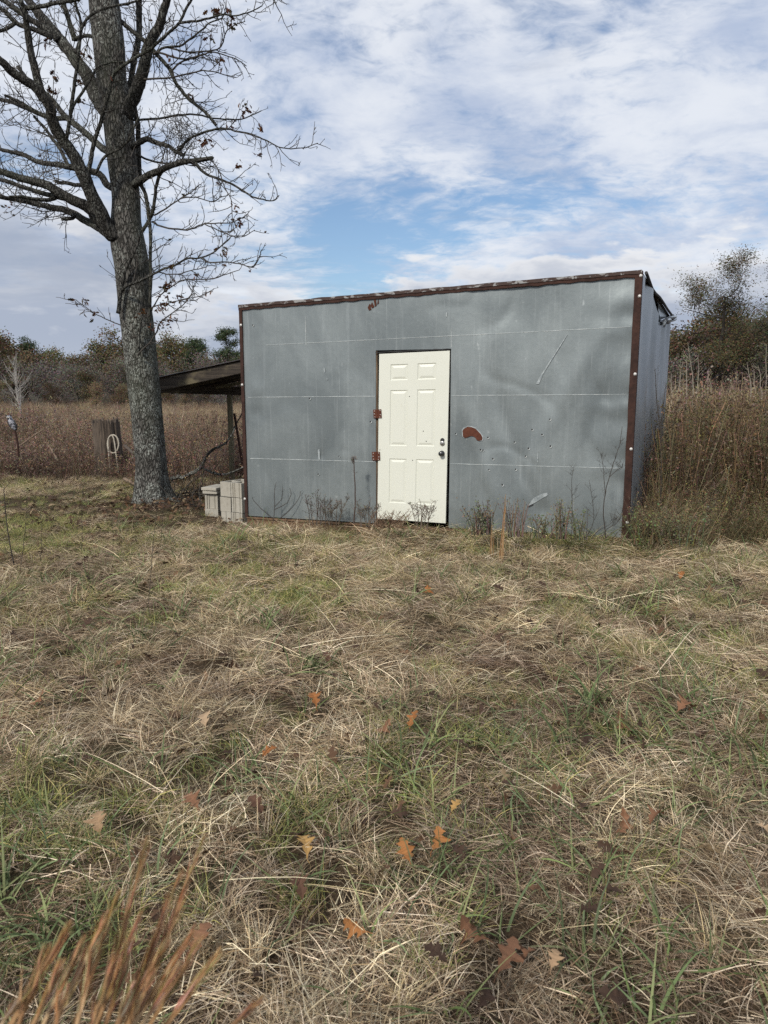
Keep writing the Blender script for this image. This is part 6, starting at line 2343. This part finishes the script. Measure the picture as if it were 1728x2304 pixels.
# ------------------------------------------------------------------ fallen oak leaves
def build_leaves():
    rnd = random.Random(31)

    def leaf_mesh(L, cols, curl, seed):
        q = random.Random(seed)
        # half outline of a deeply lobed oak leaf with pointed bristles
        half = [(0, .012), (.08, .03), (.16, .08), (.22, .16), (.29, .24), (.33, .22), (.36, .15), (.40, .12), (.45, .16), (.50, .27), (.57, .38), (.63, .40), (.655, .31), (.67, .19), (.71, .14), (.75, .15), (.79, .22), (.85, .27), (.88, .22), (.90, .13), (.94, .12), (.97, .08), (1.0, .004)]
        k1, k2 = q.uniform(.65, 1.15), q.uniform(.65, 1.15)
        half = [(t + q.uniform(-.012, .012) * (0 < t < 1), w * q.uniform(.78, 1.18)) for t, w in half]
        mb = MB()
        vs = []
        tw = q.uniform(-.5, .5)
        for (t, w) in half:
            for sgn, kk in ((-1, k1), (0, 1), (1, k2)):
                x = sgn * w * kk * L + .05 * L * math.sin(t * 3 + tw)
                y = t * L
                z = curl * L * (.9 * (t - t * t) + 1.1 * (w * sgn) ** 2) + tw * .12 * x * t + .02 * L * math.sin(9 * t + sgn) * abs(sgn)
                vs.append(Vector((x, y - L * .5, z)))
        fs = []
        for i in range(len(half) - 1):
            o = i * 3
            fs += [(o, o + 1, o + 4, o + 3), (o + 1, o + 2, o + 5, o + 4)]
        c = q.choice(cols)
        mb.add(vs, fs, c)
        for i in range(len(vs)):
            f = .55 + .75 * (.5 + .5 * mnoise.noise(Vector((i * .31, seed, 0))))
            mb.c[i] = tuple(v * f for v in c)
        # stalk
        mb.tube([(0, -L * .5, 0), (0.01 * L, -L * .62, .01 * L), (.03 * L, -L * .72, .02 * L)], [.0016, .0014, .0012], 4, tuple(v * .8 for v in c), cap=False)
        return mb
    OR = [(.33, .135, .045), (.38, .165, .055)]
    YE = [(.45, .27, .095), (.48, .31, .13)]
    BR = [(.20, .100, .055), (.25, .125, .068)]
    DR = [(.100, .052, .034), (.13, .068, .042)]
    TA = [(.38, .25, .145), (.44, .31, .19)]
    L = [(800, 2085, 46, OR, 'bright orange lobed leaf lying flat, nearest of the orange ones'), (683, 1912, 52, YE, 'large yellow-brown leaf left of centre in the near grass'),
         (912, 1908, 46, OR, 'orange leaf of the near pair, the left one'), (978, 1890, 52, OR, 'orange leaf of the near pair, the right taller one'),
         (705, 1582, 34, OR, 'small orange leaf in the middle of the lawn'), (1068, 2105, 56, BR, 'red-brown leaf with holes standing in the near grass right of centre'),
         (1138, 2170, 62, BR, 'biggest curled brown leaf near the bottom right of centre'), (1190, 2165, 34, BR, 'small brown leaf touching the biggest curled one'), (1245, 2175, 34, TA, 'tan curled leaf right of the biggest brown one'),
         (1390, 1868, 50, BR, 'wide dull orange leaf in the grass at right, left of two'), (1478, 1862, 40, BR, 'dull orange leaf in the grass at right, right of two'),
         (455, 2140, 56, BR, 'brown curled leaf beside the blurred broomsedge'), (855, 1640, 44, BR, 'brown leaf lying in mid lawn left of centre pair'), (930, 1628, 42, OR, 'orange-brown leaf lying in mid lawn right of centre pair'),
         (460, 1642, 42, TA, 'tan-brown broad leaf at left in mid lawn'), (605, 1694, 34, OR, 'orange leaf tucked in the grass left of centre'), (1415, 1625, 52, BR, 'long russet leaf at right in mid lawn'),
         (78, 1590, 46, BR, 'brown folded leaf near the left edge of the lawn'), (226, 1872, 44, TA, 'pale tan leaf at left in a dark hollow'), (432, 1818, 44, BR, 'red-brown leaf under a green blade at left'),
         (668, 2000, 50, DR, 'dark brown curled leaf below the yellow-brown one'), (735, 1497, 28, DR, 'small dark red leaf in the middle distance'), (1025, 1812, 30, YE, 'small upright yellow leaf above the orange pair'),
         (1535, 1607, 40, BR, 'brown leaf near the right side of the mid lawn'), (575, 1820, 44, DR, 'dark brown leaf at the left of centre near a hollow'), (1715, 1868, 34, TA, 'tan leaf at the right edge'), (960, 1345, 26, OR, 'far small orange leaf in front of the door'), (1535, 1292, 24, OR, 'tiny red-orange leaf in the grass before the right corner')]
    for i, (px, py, wpx, cols, lab) in enumerate(L):
        g = on_ground(px, py, .06)
        d = g.length
        Ln = wpx / FPX * math.hypot(g.y, CAMZ) * 1.25
        mb = leaf_mesh(Ln * .92, cols, rnd.choice((-1, 1, 1)) * rnd.uniform(.6, 1.7), 900 + i)
        me = mb.mesh('oak_leaf', M['plant'])
        o = bpy.data.objects.new('oak_leaf', me)
        o.location = (g.x, g.y, gz(g.x, g.y) + rnd.uniform(.065, .095))
        o.rotation_euler = (rnd.uniform(.15, .75), rnd.uniform(-.4, .4), rnd.uniform(-1.2, 1.2))
        COL.objects.link(o)
        tag(o, lab, 'leaf', 'fallen oak leaves on the lawn')
    # litter half hidden in the grass
    V = []
    for i, cols in enumerate((BR, DR, TA, BR, DR)):
        mb = leaf_mesh(.13, cols, .6, 950 + i)
        V.append(mb.mesh('litter_leaf', M['field']))
    g = np.random.default_rng(6)
    n = 1300
    y = 1.2 + 11.5 * g.random(n) ** .8
    x = g.uniform(-1, 1, n) * (.58 * y + .6)
    n2 = 1100
    tb = at(345, 1130, TREE_Y)
    x2, y2 = g.normal(tb.x + .5, 1.3, n2), g.normal(tb.y - .6, 1.0, n2)
    x, y = np.concatenate([x, x2]), np.concatenate([y, y2])
    rel = np.stack([x - A.x, y - A.y], 1)
    det = FD.x * SD.y - FD.y * SD.x
    u = (rel[:, 0] * SD.y - rel[:, 1] * SD.x) / det
    v = (rel[:, 1] * FD.x - rel[:, 0] * FD.y) / det
    k = ~((u > 0) & (v > 0) & (u < FW) & (v < DEPTH)) & (np.hypot(x - tb.x, y - tb.y) > .42)
    x, y = x[k], y[k]
    n = len(x)
    z = hgt(x, y) + g.uniform(.02, .08, n)
    b = g.uniform(.5, 1.0, n)
    scatter('leaf_litter', np.stack([x, y, z], 1), np.stack([g.normal(0, .5, n), g.normal(0, .5, n), g.uniform(0, 6.28, n)], 1), g.uniform(.40, .85, n), g.integers(0, 5, n), np.stack([b * .9, b, b], 1), V,
            'brown leaf litter half buried in the grass', 'leaf litter')


build_leaves()
